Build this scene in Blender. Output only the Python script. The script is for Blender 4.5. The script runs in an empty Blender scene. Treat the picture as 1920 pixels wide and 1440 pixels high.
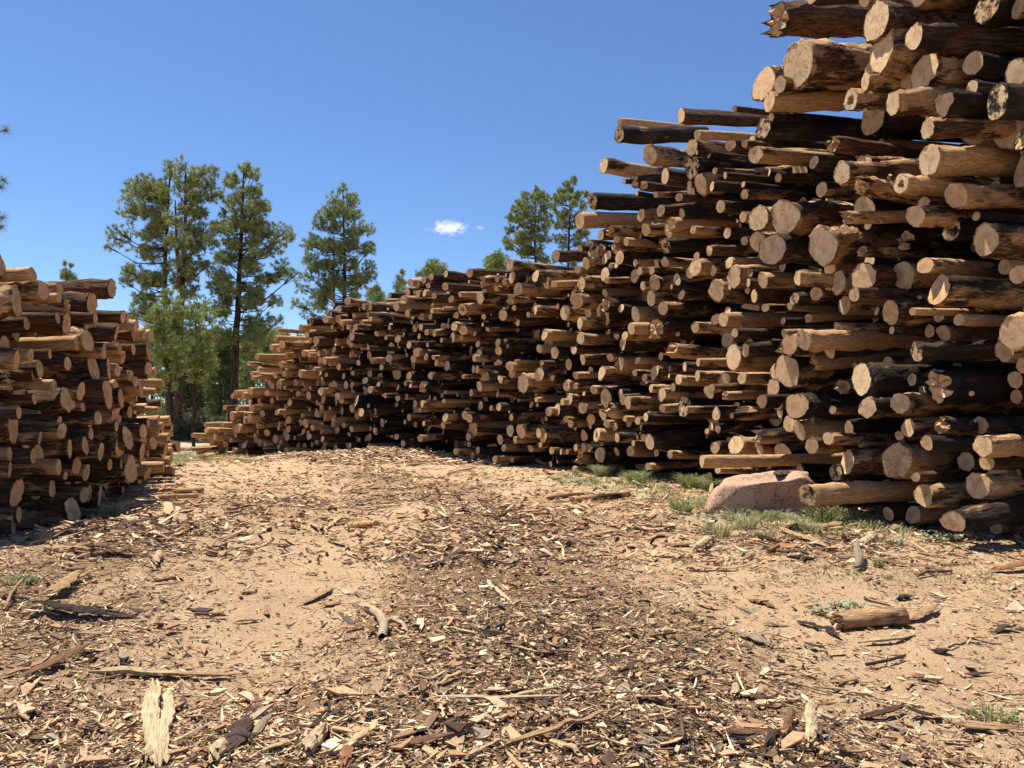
import bpy, math, random
import numpy as np
from mathutils import Vector, Matrix

random.seed(7)
rng = np.random.default_rng(7)
sc = bpy.context.scene
COL = sc.collection
R = math.radians

# ------------------------------------------------------------------ camera, sky, sun
CAM_H, FPX, PITCH = 1.6, 1478.0, math.atan(70 / 1478.0)
cam_d = bpy.data.cameras.new('camera')
cam_d.sensor_width = 36.0
cam_d.lens = 36.0 * FPX / 1920.0
cam_d.clip_start, cam_d.clip_end = 0.05, 9000
cam = bpy.data.objects.new('camera', cam_d)
COL.objects.link(cam)
cam.location = (0, 0, CAM_H)
cam.rotation_euler = (math.pi / 2 + PITCH, 0, 0)
sc.camera = cam

SUN_EL = R(67)
SUN_H = Vector((-0.78, 0.62, 0)).normalized()
S = Vector((SUN_H.x * math.cos(SUN_EL), SUN_H.y * math.cos(SUN_EL), math.sin(SUN_EL)))
world = bpy.data.worlds.new('World')
sc.world = world
world.use_nodes = True
wn = world.node_tree
wn.nodes.clear()
sky = wn.nodes.new('ShaderNodeTexSky')
sky.sky_type = 'NISHITA'
sky.sun_disc = False
sky.sun_elevation = SUN_EL
sky.sun_rotation = math.atan2(SUN_H.x, SUN_H.y)
sky.altitude = 2200
sky.air_density = 1.0
sky.dust_density = 0.3
sky.ozone_density = 3.0
bg = wn.nodes.new('ShaderNodeBackground')
bg.inputs['Strength'].default_value = 0.084
wo = wn.nodes.new('ShaderNodeOutputWorld')
hs = wn.nodes.new('ShaderNodeHueSaturation')
hs.inputs['Saturation'].default_value = 1.12
hs.inputs['Hue'].default_value = 0.504
wn.links.new(sky.outputs[0], hs.inputs['Color'])
wn.links.new(hs.outputs[0], bg.inputs[0])
wn.links.new(bg.outputs[0], wo.inputs[0])

sun_d = bpy.data.lights.new('sun', 'SUN')
sun_d.energy = 5.0
sun_d.angle = R(0.53)
sun_d.color = (1.0, 0.93, 0.80)
sun = bpy.data.objects.new('sun', sun_d)
COL.objects.link(sun)
sun.rotation_mode = 'QUATERNION'
sun.rotation_quaternion = S.to_track_quat('Z', 'Y')

sc.view_settings.view_transform = 'Standard'
sc.view_settings.look = 'None'
sc.view_settings.gamma = 1
sc.view_settings.use_curve_mapping = False
sc.view_settings.exposure = 1.0
sc.render.engine = 'CYCLES'
sc.cycles.max_bounces = 6
sc.cycles.diffuse_bounces = 4
sc.cycles.transparent_max_bounces = 4
sc.cycles.volume_bounces = 2

# ------------------------------------------------------------------ helpers
def ray(x, y):
    cy, cz = math.cos(PITCH), math.sin(PITCH)
    u = 720 - y
    return np.array([x - 960, FPX * cy - u * cz, FPX * cz + u * cy])

def pix(x, y, Y):                       # the point at distance Y (metres ahead) seen at photograph pixel x, y
    r = ray(x, y)
    return np.array([0, 0, CAM_H]) + r * (Y / r[1])

def proj(P):
    P = np.asarray(P, float) - np.array([0, 0, CAM_H])
    cy, cz = math.cos(PITCH), math.sin(PITCH)
    f = P[..., 1] * cy + P[..., 2] * cz
    u = -P[..., 1] * cz + P[..., 2] * cy
    return 960 + FPX * P[..., 0] / f, 720 - FPX * u / f

_lat = rng.random((256, 256))
def vnoise(x, y):
    x = np.asarray(x, float); y = np.asarray(y, float)
    xi = np.floor(x).astype(int); yi = np.floor(y).astype(int)
    fx = x - xi; fy = y - yi
    fx = fx * fx * (3 - 2 * fx); fy = fy * fy * (3 - 2 * fy)
    a = _lat[xi & 255, yi & 255]; b = _lat[(xi + 1) & 255, yi & 255]
    c = _lat[xi & 255, (yi + 1) & 255]; d = _lat[(xi + 1) & 255, (yi + 1) & 255]
    return (a * (1 - fx) + b * fx) * (1 - fy) + (c * (1 - fx) + d * fx) * fy
def fbm(x, y, o=4):
    s = 0; a = 1; t = 0
    for i in range(o):
        s = s + a * vnoise(x * 2 ** i + 17.3 * i, y * 2 ** i + 9.1 * i); t += a; a *= 0.5
    return s / t

def link(o, parent=None):
    COL.objects.link(o)
    if parent is not None:
        o.parent = parent
    return o
def tag(o, label=None, cat=None, group=None, kind=None):
    if label: o['label'] = label
    if cat: o['category'] = cat
    if group: o['group'] = group
    if kind: o['kind'] = kind
    return o
def empty(name, loc=(0, 0, 0)):
    o = bpy.data.objects.new(name, None)
    o.empty_display_size = 0.1
    o.location = loc
    COL.objects.link(o)
    return o

class Acc:
    """collects vertices, polygons and point attributes, then links them as one mesh object"""
    def __init__(s):
        s.V = []; s.n = 0; s.F = {}; s.A = {}
    def add(s, V, faces, mat=0, smooth=True, **attrs):
        V = np.asarray(V, float).reshape(-1, 3)
        for f in (faces if isinstance(faces, list) else [faces]):
            f = np.asarray(f, int)
            s.F.setdefault(f.shape[1], []).append((f + s.n, mat, smooth))
        for k, a in attrs.items():
            a = np.asarray(a, float)
            if a.ndim == 1: a = np.tile(a, (len(V), 1))
            s.A.setdefault(k, []).append(a)
        s.V.append(V); s.n += len(V)
    def build(s, name, mats, parent=None):
        V = np.concatenate(s.V)
        me = bpy.data.meshes.new(name)
        loops = []; tot = []; mi = []; sm = []
        for k, lst in s.F.items():
            for f, m, smt in lst:
                loops.append(f.reshape(-1)); tot.append(np.full(len(f), k)); mi.append(np.full(len(f), m)); sm.append(np.full(len(f), smt))
        loops = np.concatenate(loops).astype(np.int32); tot = np.concatenate(tot).astype(np.int32)
        st = np.concatenate([[0], np.cumsum(tot)[:-1]]).astype(np.int32)
        me.vertices.add(len(V)); me.vertices.foreach_set('co', V.astype(np.float32).ravel())
        me.loops.add(len(loops)); me.loops.foreach_set('vertex_index', loops)
        me.polygons.add(len(tot)); me.polygons.foreach_set('loop_start', st)
        me.polygons.foreach_set('material_index', np.concatenate(mi).astype(np.int32))
        me.polygons.foreach_set('use_smooth', np.concatenate(sm).astype(bool))
        for k, lst in s.A.items():
            a = np.concatenate(lst).astype(np.float32)
            if a.shape[1] == 3:
                at = me.attributes.new(k, 'FLOAT_VECTOR', 'POINT'); at.data.foreach_set('vector', a.ravel())
            else:
                at = me.attributes.new(k, 'FLOAT_COLOR', 'POINT'); at.data.foreach_set('color', a.ravel())
        for m in (mats if isinstance(mats, (list, tuple)) else [mats]):
            me.materials.append(m)
        me.update(calc_edges=True)
        return link(bpy.data.objects.new(name, me), parent)

def tube(pts, rad, n=7):
    """tapered tube through pts; returns verts, quads"""
    P = np.asarray(pts, float); rad = np.asarray(rad, float)
    T = np.gradient(P, axis=0); T /= np.linalg.norm(T, axis=1)[:, None] + 1e-9
    ref = np.array([0.13, 0.2, 1.0]) if abs(T[0, 2]) < 0.9 else np.array([1.0, 0.1, 0])
    A = np.cross(T, ref); A /= np.linalg.norm(A, axis=1)[:, None] + 1e-9
    B = np.cross(T, A)
    th = np.arange(n) * 2 * math.pi / n
    V = P[:, None] + rad[:, None, None] * (np.cos(th)[None, :, None] * A[:, None] + np.sin(th)[None, :, None] * B[:, None])
    k = len(P)
    i, j = np.meshgrid(np.arange(k - 1), np.arange(n), indexing='ij')
    F = np.stack([i * n + j, i * n + (j + 1) % n, (i + 1) * n + (j + 1) % n, (i + 1) * n + j], -1).reshape(-1, 4)
    return V.reshape(-1, 3), F

# ------------------------------------------------------------------ materials
class NT:
    def __init__(s, name, rough=0.85, spec=0.25):
        s.m = bpy.data.materials.new(name); s.m.use_nodes = True
        s.t = s.m.node_tree; s.b = s.t.nodes['Principled BSDF']
        s.b.inputs['Roughness'].default_value = rough
        s.b.inputs['Specular IOR Level'].default_value = spec
    def n(s, typ, **kw):
        nd = s.t.nodes.new(typ)
        for k, v in kw.items(): setattr(nd, k, v)
        return nd
    def l(s, a, b): s.t.links.new(a, b)
    def val(s, sock, v):
        if isinstance(v, (int, float)): sock.default_value = v
        elif isinstance(v, (tuple, list)): sock.default_value = tuple(v) + ((1,) if len(v) == 3 and sock.type == 'RGBA' else ())
        else: s.l(v, sock)
    def attr(s, name, out='Vector'):
        return s.n('ShaderNodeAttribute', attribute_name=name).outputs[out]
    def mix(s, f, a, b, mode='MIX'):
        nd = s.n('ShaderNodeMix', data_type='RGBA', blend_type=mode)
        s.val(nd.inputs['Factor'], f); s.val(nd.inputs['A'], a); s.val(nd.inputs['B'], b)
        return nd.outputs['Result']
    def math(s, op, a, b=0.0, c=0.0, clamp=False):
        nd = s.n('ShaderNodeMath', operation=op, use_clamp=clamp)
        s.val(nd.inputs[0], a); s.val(nd.inputs[1], b); s.val(nd.inputs[2], c)
        return nd.outputs[0]
    def vmath(s, op, a, b=(0, 0, 0)):
        nd = s.n('ShaderNodeVectorMath', operation=op)
        s.val(nd.inputs[0], a); s.val(nd.inputs[1], b)
        return nd.outputs['Value'] if op in ('LENGTH', 'DOT_PRODUCT') else nd.outputs[0]
    def noise(s, vec, scale, detail=4, rough=0.6, out='Fac', dist=0.0):
        nd = s.n('ShaderNodeTexNoise'); nd.inputs['Scale'].default_value = scale
        nd.inputs['Detail'].default_value = detail; nd.inputs['Roughness'].default_value = rough
        nd.inputs['Distortion'].default_value = dist
        s.l(vec, nd.inputs['Vector']); return nd.outputs[out]
    def ramp(s, f, *stops):
        nd = s.n('ShaderNodeValToRGB'); e = nd.color_ramp.elements
        while len(e) < len(stops): e.new(0.5)
        for i, (p, c) in enumerate(stops):
            e[i].position = p; e[i].color = tuple(c) + (1,) if not isinstance(c, (int, float)) else (c, c, c, 1)
        s.val(nd.inputs[0], f); return nd.outputs[0]
    def mr(s, v, a, b, c=0.0, d=1.0):
        nd = s.n('ShaderNodeMapRange'); s.val(nd.inputs[0], v)
        for i, q in enumerate((a, b, c, d)): s.val(nd.inputs[i + 1], q)
        return nd.outputs[0]
    def bump(s, h, strength=0.5, dist=0.02):
        nd = s.n('ShaderNodeBump'); nd.inputs['Strength'].default_value = strength
        nd.inputs['Distance'].default_value = dist; s.l(h, nd.inputs['Height']); s.l(nd.outputs[0], s.b.inputs['Normal'])
    def out(s, col, rough=None):
        s.val(s.b.inputs['Base Color'], col)
        if rough is not None: s.val(s.b.inputs['Roughness'], rough)
        return s.m

def mat_bark():
    m = NT('log_bark', 0.9, 0.15)
    lc, lv = m.attr('lc'), m.attr('lv')
    sp = m.n('ShaderNodeSeparateXYZ'); m.l(lv, sp.inputs[0])
    seed, char, tone = sp.outputs
    off = m.n('ShaderNodeCombineXYZ'); m.l(m.math('MULTIPLY', seed, 53.0), off.inputs[0]); m.l(m.math('MULTIPLY', seed, 31.0), off.inputs[1])
    v = m.vmath('MULTIPLY', lc, (0.35, 1, 1)); v = m.vmath('ADD', v, off.outputs[0])
    vl = m.vmath('MULTIPLY', lc, (0.12, 1, 1)); vl = m.vmath('ADD', vl, off.outputs[0])
    patch = m.noise(v, 2.6, 5, 0.62)
    patch2 = m.noise(m.vmath('ADD', v, (7, 3, 1)), 3.2, 4, 0.6)
    plates = m.noise(vl, 26, 5, 0.65, dist=0.6)
    fine = m.noise(vl, 75, 3, 0.6)
    bark = m.ramp(plates, (0.28, (0.009, 0.006, 0.004)), (0.45, (0.05, 0.030, 0.019)), (0.6, (0.125, 0.08, 0.052)), (0.78, (0.27, 0.205, 0.15)))
    red = m.ramp(plates, (0.3, (0.03, 0.012, 0.006)), (0.55, (0.17, 0.075, 0.033)), (0.8, (0.34, 0.18, 0.085)))
    bark = m.mix(m.mr(patch2, 0.46, 0.58), bark, red)
    peel = m.mix(m.mr(fine, .3, .7), (0.28, 0.14, 0.055), (0.70, 0.48, 0.265))
    peel = m.mix(m.mr(plates, 0.35, 0.62), m.mix(0.5, peel, (0.24, 0.10, 0.04)), peel)
    th = m.math('SUBTRACT', 0.86, m.math('MULTIPLY', tone, 0.62))     # more tone = more of the bark gone
    pm = m.mr(m.math('ADD', patch, m.math('MULTIPLY', m.math('SUBTRACT', plates, 0.5), 0.25)), m.math('SUBTRACT', th, 0.03), m.math('ADD', th, 0.03))
    col = m.mix(pm, bark, peel)
    cm = m.mr(m.math('ADD', patch2, m.math('MULTIPLY', m.math('SUBTRACT', fine, 0.5), 0.3)), m.math('SUBTRACT', 0.92, char), m.math('SUBTRACT', 1.06, char))
    col = m.mix(cm, col, m.mix(fine, (0.006, 0.005, 0.005), (0.042, 0.034, 0.028)))
    h = m.math('ADD', m.math('MULTIPLY', plates, m.math('SUBTRACT', 1.0, m.math('MULTIPLY', pm, 0.6))), m.math('MULTIPLY', fine, 0.3))
    h = m.math('SUBTRACT', h, m.math('MULTIPLY', pm, 0.25))
    m.bump(h, 1.0, 0.055)
    return m.out(col)

def mat_cut():
    m = NT('cut_wood', 0.92, 0.08)
    lc, lv = m.attr('lc'), m.attr('lv')
    sp = m.n('ShaderNodeSeparateXYZ'); m.l(lv, sp.inputs[0]); seed, char, tone = sp.outputs
    off = m.n('ShaderNodeCombineXYZ'); m.l(m.math('MULTIPLY', seed, 41.0), off.inputs[0])
    so = m.vmath('ADD', lc, off.outputs[0])
    yz = m.vmath('MULTIPLY', lc, (0, 1, 1))
    cen = m.n('ShaderNodeCombineXYZ')
    m.l(m.math('MULTIPLY', m.math('SINE', m.math('MULTIPLY', seed, 77.0)), 0.03), cen.inputs[1]); m.l(m.math('MULTIPLY', m.math('COSINE', m.math('MULTIPLY', seed, 91.0)), 0.03), cen.inputs[2])
    yz = m.vmath('ADD', yz, cen.outputs[0])
    rad = m.vmath('LENGTH', yz)
    wob = m.noise(so, 7, 3, 0.5)
    rw = m.math('ADD', rad, m.math('MULTIPLY', wob, 0.045))
    rings = m.math('SINE', m.math('MULTIPLY', rw, 250.0))
    broad = m.noise(so, 5.5, 4, 0.6)
    base = m.mix(tone, (0.70, 0.48, 0.25), (0.56, 0.29, 0.11))
    pale = m.mix(tone, (0.85, 0.66, 0.39), (0.70, 0.42, 0.19))
    col = m.mix(m.mr(broad, 0.32, 0.66), base, pale)
    grey = m.mr(m.math('FRACT', m.math('MULTIPLY', seed, 7.31)), 0.62, 1.0, 0.0, 0.55)
    col = m.mix(grey, col, m.mix(broad, (0.30, 0.24, 0.18), (0.52, 0.42, 0.31)))
    heart = m.mr(rw, 0.05, 0.13, 1.0, 0.0)
    col = m.mix(m.math('MULTIPLY', heart, 0.5), col, (0.50, 0.25, 0.10))
    col = m.mix(m.mr(rings, -0.1, 1.0, 0.0, 0.55), col, (0.27, 0.15, 0.07))
    # radial checks
    sy = m.n('ShaderNodeSeparateXYZ'); m.l(yz, sy.inputs[0])
    ang = m.math('ARCTAN2', sy.outputs[1], sy.outputs[2])
    cmb = m.n('ShaderNodeCombineXYZ'); m.l(m.math('ADD', m.math('MULTIPLY', ang, 2.6), m.math('MULTIPLY', seed, 60.0)), cmb.inputs[0]); m.l(m.math('MULTIPLY', rad, 2.0), cmb.inputs[1])
    ck = m.noise(cmb.outputs[0], 1.7, 2, 0.5)
    line = m.mr(m.math('ABSOLUTE', m.math('SUBTRACT', ck, 0.5)), 0.0, 0.018, 1.0, 0.0)
    gate = m.mr(m.math('FRACT', m.math('MULTIPLY', seed, 13.7)), 0.58, 0.7, 0.0, 0.75)
    line = m.math('MULTIPLY', line, gate)
    col = m.mix(line, col, (0.10, 0.055, 0.03))
    # saw lines
    sd = m.math('ADD', m.math('MULTIPLY', sy.outputs[1], m.math('COSINE', m.math('MULTIPLY', seed, 23.0))), m.math('MULTIPLY', sy.outputs[2], m.math('SINE', m.math('MULTIPLY', seed, 23.0))))
    cb2 = m.n('ShaderNodeCombineXYZ'); m.l(m.math('MULTIPLY', sd, 60.0), cb2.inputs[0]); m.l(seed, cb2.inputs[1])
    saw = m.noise(cb2.outputs[0], 1.0, 3, 0.7)
    fine = m.noise(so, 60, 3, 0.7)
    col = m.mix(0.22, col, m.ramp(saw, (0.3, (0.25, 0.15, 0.09)), (0.7, (0.85, 0.66, 0.45))))
    dirt = m.noise(m.vmath('ADD', so, (3, 9, 4)), 9, 5, 0.7)
    col = m.mix(m.mr(dirt, 0.48, 0.70, 0.0, 0.62), col, (0.20, 0.12, 0.07))
    cm = m.mr(m.math('ADD', dirt, m.math('MULTIPLY', broad, 0.5)), m.math('SUBTRACT', 1.5, m.math('MULTIPLY', char, 1.25)), m.math('SUBTRACT', 1.65, m.math('MULTIPLY', char, 1.25)))
    col = m.mix(cm, col, m.mix(fine, (0.006, 0.006, 0.006), (0.04, 0.034, 0.03)))
    m.bump(m.math('ADD', m.math('ADD', m.math('MULTIPLY', saw, 0.7), m.math('MULTIPLY', fine, 0.5)), m.math('MULTIPLY', line, -1.5)), 0.75, 0.012)
    return m.out(col)

def mat_ground():
    m = NT('sandy_ground', 0.95, 0.1)
    geo = m.n('ShaderNodeNewGeometry').outputs['Position']
    duff = m.attr('duff', 'Color')
    ds = m.n('ShaderNodeSeparateColor'); m.l(duff, ds.inputs[0])
    n1 = m.noise(geo, 1.1, 5, 0.6); n2 = m.noise(geo, 14, 5, 0.7); n3 = m.noise(geo, 90, 4, 0.7); n4 = m.noise(geo, 330, 2, 0.6)
    sand = m.mix(m.mr(n1, 0.3, 0.7), (0.52, 0.345, 0.20), (0.66, 0.47, 0.29))
    sand = m.mix(m.mr(n2, 0.5, 0.72, 0, 0.5), sand, (0.40, 0.24, 0.13))
    sand = m.mix(m.mr(n3, 0.35, 0.7, 0.25, 0.0), sand, (0.20, 0.12, 0.07))
    dk = m.mix(m.mr(n3, 0.35, 0.65), (0.13, 0.075, 0.042), (0.46, 0.295, 0.165))
    dk = m.mix(m.mr(n4, 0.52, 0.66, 0, 0.6), dk, (0.46, 0.31, 0.18))
    f = m.mr(m.math('ADD', ds.outputs[0], m.math('MULTIPLY', m.math('SUBTRACT', n2, 0.5), 1.5)), 0.30, 0.62)
    col = m.mix(f, sand, dk)
    gr = m.mix(m.mr(n2, 0.3, 0.7), (0.30, 0.25, 0.13), (0.20, 0.21, 0.10))
    gr = m.mix(m.mr(n3, 0.4, 0.6), gr, (0.5, 0.43, 0.3))
    col = m.mix(m.mr(m.math('ADD', ds.outputs[1], m.math('MULTIPLY', m.math('SUBTRACT', n2, 0.5), 0.9)), 0.4, 0.6), col, gr)
    h = m.math('ADD', m.math('MULTIPLY', n2, 1.0), m.math('ADD', m.math('MULTIPLY', n3, 0.45), m.math('MULTIPLY', n4, 0.12)))
    m.bump(h, 1.0, 0.06)
    return m.out(col)

def mat_vcol(name, rough=0.85, spec=0.2, nscale=60, amp=0.35, stretch=(1, 1, 1), trans=0.0, local=False):
    m = NT(name, rough, spec)
    c = m.attr('col', 'Color')
    if local: geo = m.attr('lc')
    else: geo = m.n('ShaderNodeNewGeometry').outputs['Position']
    v = m.vmath('MULTIPLY', geo, stretch)
    n = m.noise(v, nscale, 4, 0.65)
    col = m.mix(m.mr(n, 0.35, 0.65, amp, 0.0), c, m.mix(0.65, c, (0.02, 0.012, 0.008)))
    if trans:
        m.bump(n, 0.2, 0.01)
        m.b.inputs['Base Color'].default_value = (0.1, 0.1, 0.05, 1)
        tr = m.n('ShaderNodeBsdfTranslucent'); m.l(m.mix(0.5, col, (0.16, 0.22, 0.04)), tr.inputs[0])
        ms = m.n('ShaderNodeMixShader'); ms.inputs[0].default_value = trans
        m.l(m.b.outputs[0], ms.inputs[1]); m.l(tr.outputs[0], ms.inputs[2])
        m.l(ms.outputs[0], m.t.nodes['Material Output'].inputs[0])
    else:
        m.bump(n, 0.6, 0.01)
    return m.out(col)

def mat_split():
    m = NT('split_wood', 0.85, 0.2)
    c = m.attr('col', 'Color'); lc = m.attr('lc')
    v = m.vmath('MULTIPLY', lc, (0.06, 1, 1))
    g1 = m.noise(v, 70, 5, 0.7); g2 = m.noise(v, 220, 3, 0.7); pt = m.noise(m.vmath('MULTIPLY', lc, (0.4, 1, 1)), 16, 4, 0.65)
    col = m.mix(m.mr(g1, 0.36, 0.54, 0.75, 0.0), c, m.mix(0.75, c, (0.03, 0.016, 0.008)))
    col = m.mix(m.mr(g2, 0.4, 0.6, 0.35, 0.0), col, m.mix(0.6, c, (0.08, 0.045, 0.02)))
    col = m.mix(m.mr(pt, 0.5, 0.66, 0.0, 0.65), col, m.mix(0.6, c, (0.10, 0.055, 0.03)))
    m.bump(m.math('ADD', g1, m.math('ADD', m.math('MULTIPLY', g2, 0.4), m.math('MULTIPLY', pt, 0.8))), 1.0, 0.02)
    return m.out(col)

def mat_tree_bark():
    m = NT('pine_bark', 0.95, 0.1)
    geo = m.n('ShaderNodeNewGeometry').outputs['Position']
    v = m.vmath('MULTIPLY', geo, (1, 1, 0.25))
    n = m.noise(v, 9, 5, 0.65); c = m.attr('col', 'Color')
    col = m.mix(m.mr(n, 0.4, 0.62), (0.025, 0.018, 0.014), c)
    m.bump(n, 1.0, 0.06)
    return m.out(col)

def mat_rock():
    m = NT('sandstone', 0.9, 0.15)
    geo = m.n('ShaderNodeNewGeometry').outputs['Position']
    a = m.noise(geo, 2.2, 5, 0.6); b = m.noise(geo, 22, 5, 0.7); c = m.noise(geo, 110, 3, 0.7)
    col = m.mix(m.mr(a, 0.35, 0.65), (0.34, 0.20, 0.13), (0.46, 0.30, 0.205))
    col = m.mix(m.mr(b, 0.5, 0.7, 0, 0.6), col, (0.28, 0.17, 0.13))
    col = m.mix(m.mr(c, 0.4, 0.7, 0, 0.3), col, (0.62, 0.47, 0.38))
    ck = m.mr(m.math('ABSOLUTE', m.math('SUBTRACT', m.noise(geo, 3.1, 4, 0.6), 0.5)), 0, 0.012, 1, 0)
    col = m.mix(m.math('MULTIPLY', ck, 0.6), col, (0.10, 0.06, 0.045))
    m.bump(m.math('SUBTRACT', m.math('ADD', b, m.math('MULTIPLY', c, 0.4)), m.math('MULTIPLY', ck, 0.7)), 0.8, 0.03)
    return m.out(col)

M_BARK, M_CUT, M_GROUND, M_ROCK, M_TBARK = mat_bark(), mat_cut(), mat_ground(), mat_rock(), mat_tree_bark()
M_CHIP = mat_vcol('wood_chip', 0.85, 0.2, 45, 0.55)
M_WOOD = mat_split()
M_NEEDLE = mat_vcol('pine_needles', 0.6, 0.3, 3, 0.35, trans=0.30)
M_GRASS = mat_vcol('grass_blades', 0.6, 0.25, 8, 0.25, trans=0.35)

# ------------------------------------------------------------------ ground
def sstep(a, b, x):
    t = np.clip((x - a) / (b - a), 0, 1); return t * t * (3 - 2 * t)
def blob(X, Y, cx, cy, rx, ry):
    return np.exp(-(((X - cx) / rx) ** 2 + ((Y - cy) / ry) ** 2))

def centre(Y):                                        # the middle of the track, metres to the right
    return np.interp(Y, [2, 4, 7, 11, 18, 26, 34], [0.25, 0.2, 0.05, -0.4, -1.9, -5.0, -9.5])

def hground(X, Y):
    X = np.asarray(X, float); Y = np.asarray(Y, float)
    near = sstep(70, 20, Y) * (np.abs(X) < 60)
    h = (fbm(X * 0.35, Y * 0.35, 4) - 0.5) * 0.22 * near
    h = h + (fbm(X * 2.3 + 5, Y * 2.3, 4) - 0.5) * 0.07 * near
    nr_ = sstep(18, 12, Y) * sstep(9, 7, np.abs(X))
    h = h + nr_ * ((fbm(X * 7, Y * 7, 3) - 0.5) * 0.035 + np.clip(fbm(X * 4 + 40, Y * 4, 4) - .54, 0, 1) * .22)
    c = centre(Y)
    for s in (-1, 1):                                 # wheel ruts of the dirt track
        h = h - 0.09 * np.exp(-((X - c - s * 1.9 - 0.15 * np.sin(Y)) / 0.55) ** 2) * near
    h = h + 0.42 * blob(X, Y, -5.4, 32.2, 3.2, 1.3) + 0.22 * blob(X, Y, -9, 35, 2.5, 1.2)
    h = h + 0.20 * blob(X, Y, -5.2, 11.0, 1.3, 3.5) + 0.10 * blob(X, Y, -3.9, 7.2, 1.3, 1.3)
    h = h + 0.08 * blob(X, Y, 2.9, 8.3, 1.3, 0.8) + 0.16 * blob(X, Y, 3.6, 13.0, 2.2, 2.2)
    h = h + 0.5 * sstep(38, 75, Y) 
    return h - 0.02

def density(X, Y):
    """how thickly wood debris covers the ground, 0 to 1"""
    c = centre(Y)
    d = 0.36 + 0.80 * np.exp(-(((X - c - 0.15) / (0.95 + 0.03 * Y)) ** 2)) * sstep(34, 9, Y) 
    d = np.maximum(d, 0.98 * sstep(5.6, 4.2, Y - 0.35 * np.clip(X - 1.0, 0, 9) * -1) * (X < 1.6))
    d = np.maximum(d, 0.85 * blob(X, Y, -4.6, 8.8, 1.3, 3.4))
    d = np.maximum(d, 0.95 * blob(X, Y, -4.0, 6.0, 2.0, 1.6))
    d = np.maximum(d, 0.9 * blob(X, Y, -5.4, 32.0, 4.2, 2.2))
    d = np.maximum(d, 0.55 * blob(X, Y, -4, 16, 2.5, 7))
    d = np.maximum(d, 0.6 * blob(X, Y, 0.8, 13, 3.2, 5))
    d = np.maximum(d, 0.55 * blob(X, Y, 3.9, 10.2, 2.4, 1.3))
    d = d * (0.35 + 1.25 * fbm(X * 1.3, Y * 1.3, 5))
    d = d * (1 - 0.85 * blob(X, Y, -2.2, 8.8, 0.85, 3.2)) * (1 - 0.75 * blob(X, Y, -1.7, 14.0, 0.8, 3.0))
    d = d * (1 - 0.8 * blob(X, Y, 2.9, 6.6, 1.2, 1.3)) * (1 - 0.8 * blob(X, Y, 3.3, 5.0, 0.9, 1.0)) * (1 - 0.5 * blob(X, Y, 1.5, 9.5, 1.2, 1.5))
    return np.clip(d, 0.07, 1)

def greens(X, Y):
    g = 0.9 * blob(X, Y, -15.5, 37, 3.5, 3.5) + 0.8 * blob(X, Y, 3.9, 12.3, 1.3, 1.0) + 0.7 * blob(X, Y, 1.8, 22, 1.6, 3.0) + 0.6 * sstep(45, 55, Y) + 0.6 * blob(X, Y, 3.0, 16.5, 1.3, 3)
    return np.clip(g, 0, 1)

def axis_coords(lo, hi, n, dense):
    t = np.linspace(-1, 1, n)
    s = np.sinh(t * dense) / np.sinh(dense)
    return s
nx, ny = 460, 520
xs = axis_coords(-1, 1, nx, 6.2) * 1500
ty = np.linspace(0, 1, ny)
ys = 1.2 + 0.95 * ty * 6 + (np.exp(ty * 7.2) - 1) * 2.6
ys = np.concatenate([[-1500, -300, -60, -15, -4, -1, 0.3], ys])
GX, GY = np.meshgrid(xs, ys, indexing='ij')
GZ = hground(GX, GY)
g = Acc()
i, j = np.meshgrid(np.arange(len(xs) - 1), np.arange(len(ys) - 1), indexing='ij')
q = len(ys)
duff = np.stack([density(GX, GY), greens(GX, GY), GX * 0, GX * 0 + 1], -1).reshape(-1, 4)
g.add(np.stack([GX, GY, GZ], -1).reshape(-1, 3), np.stack([i * q + j, (i + 1) * q + j, (i + 1) * q + j + 1, i * q + j + 1], -1).reshape(-1, 4), duff=duff)
ground = tag(g.build('ground', M_GROUND), kind='structure')
def hz(x, y): return float(hground(x, y))
def gpix(x, y):                                       # ground point seen at pixel x, y
    r = ray(x, y); t = CAM_H / -r[2]
    for _ in range(8):
        P = r * t; t = (CAM_H - hz(P[0], P[1])) / -r[2]
    P = r * t
    return np.array([P[0], P[1], hz(P[0], P[1])])

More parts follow.
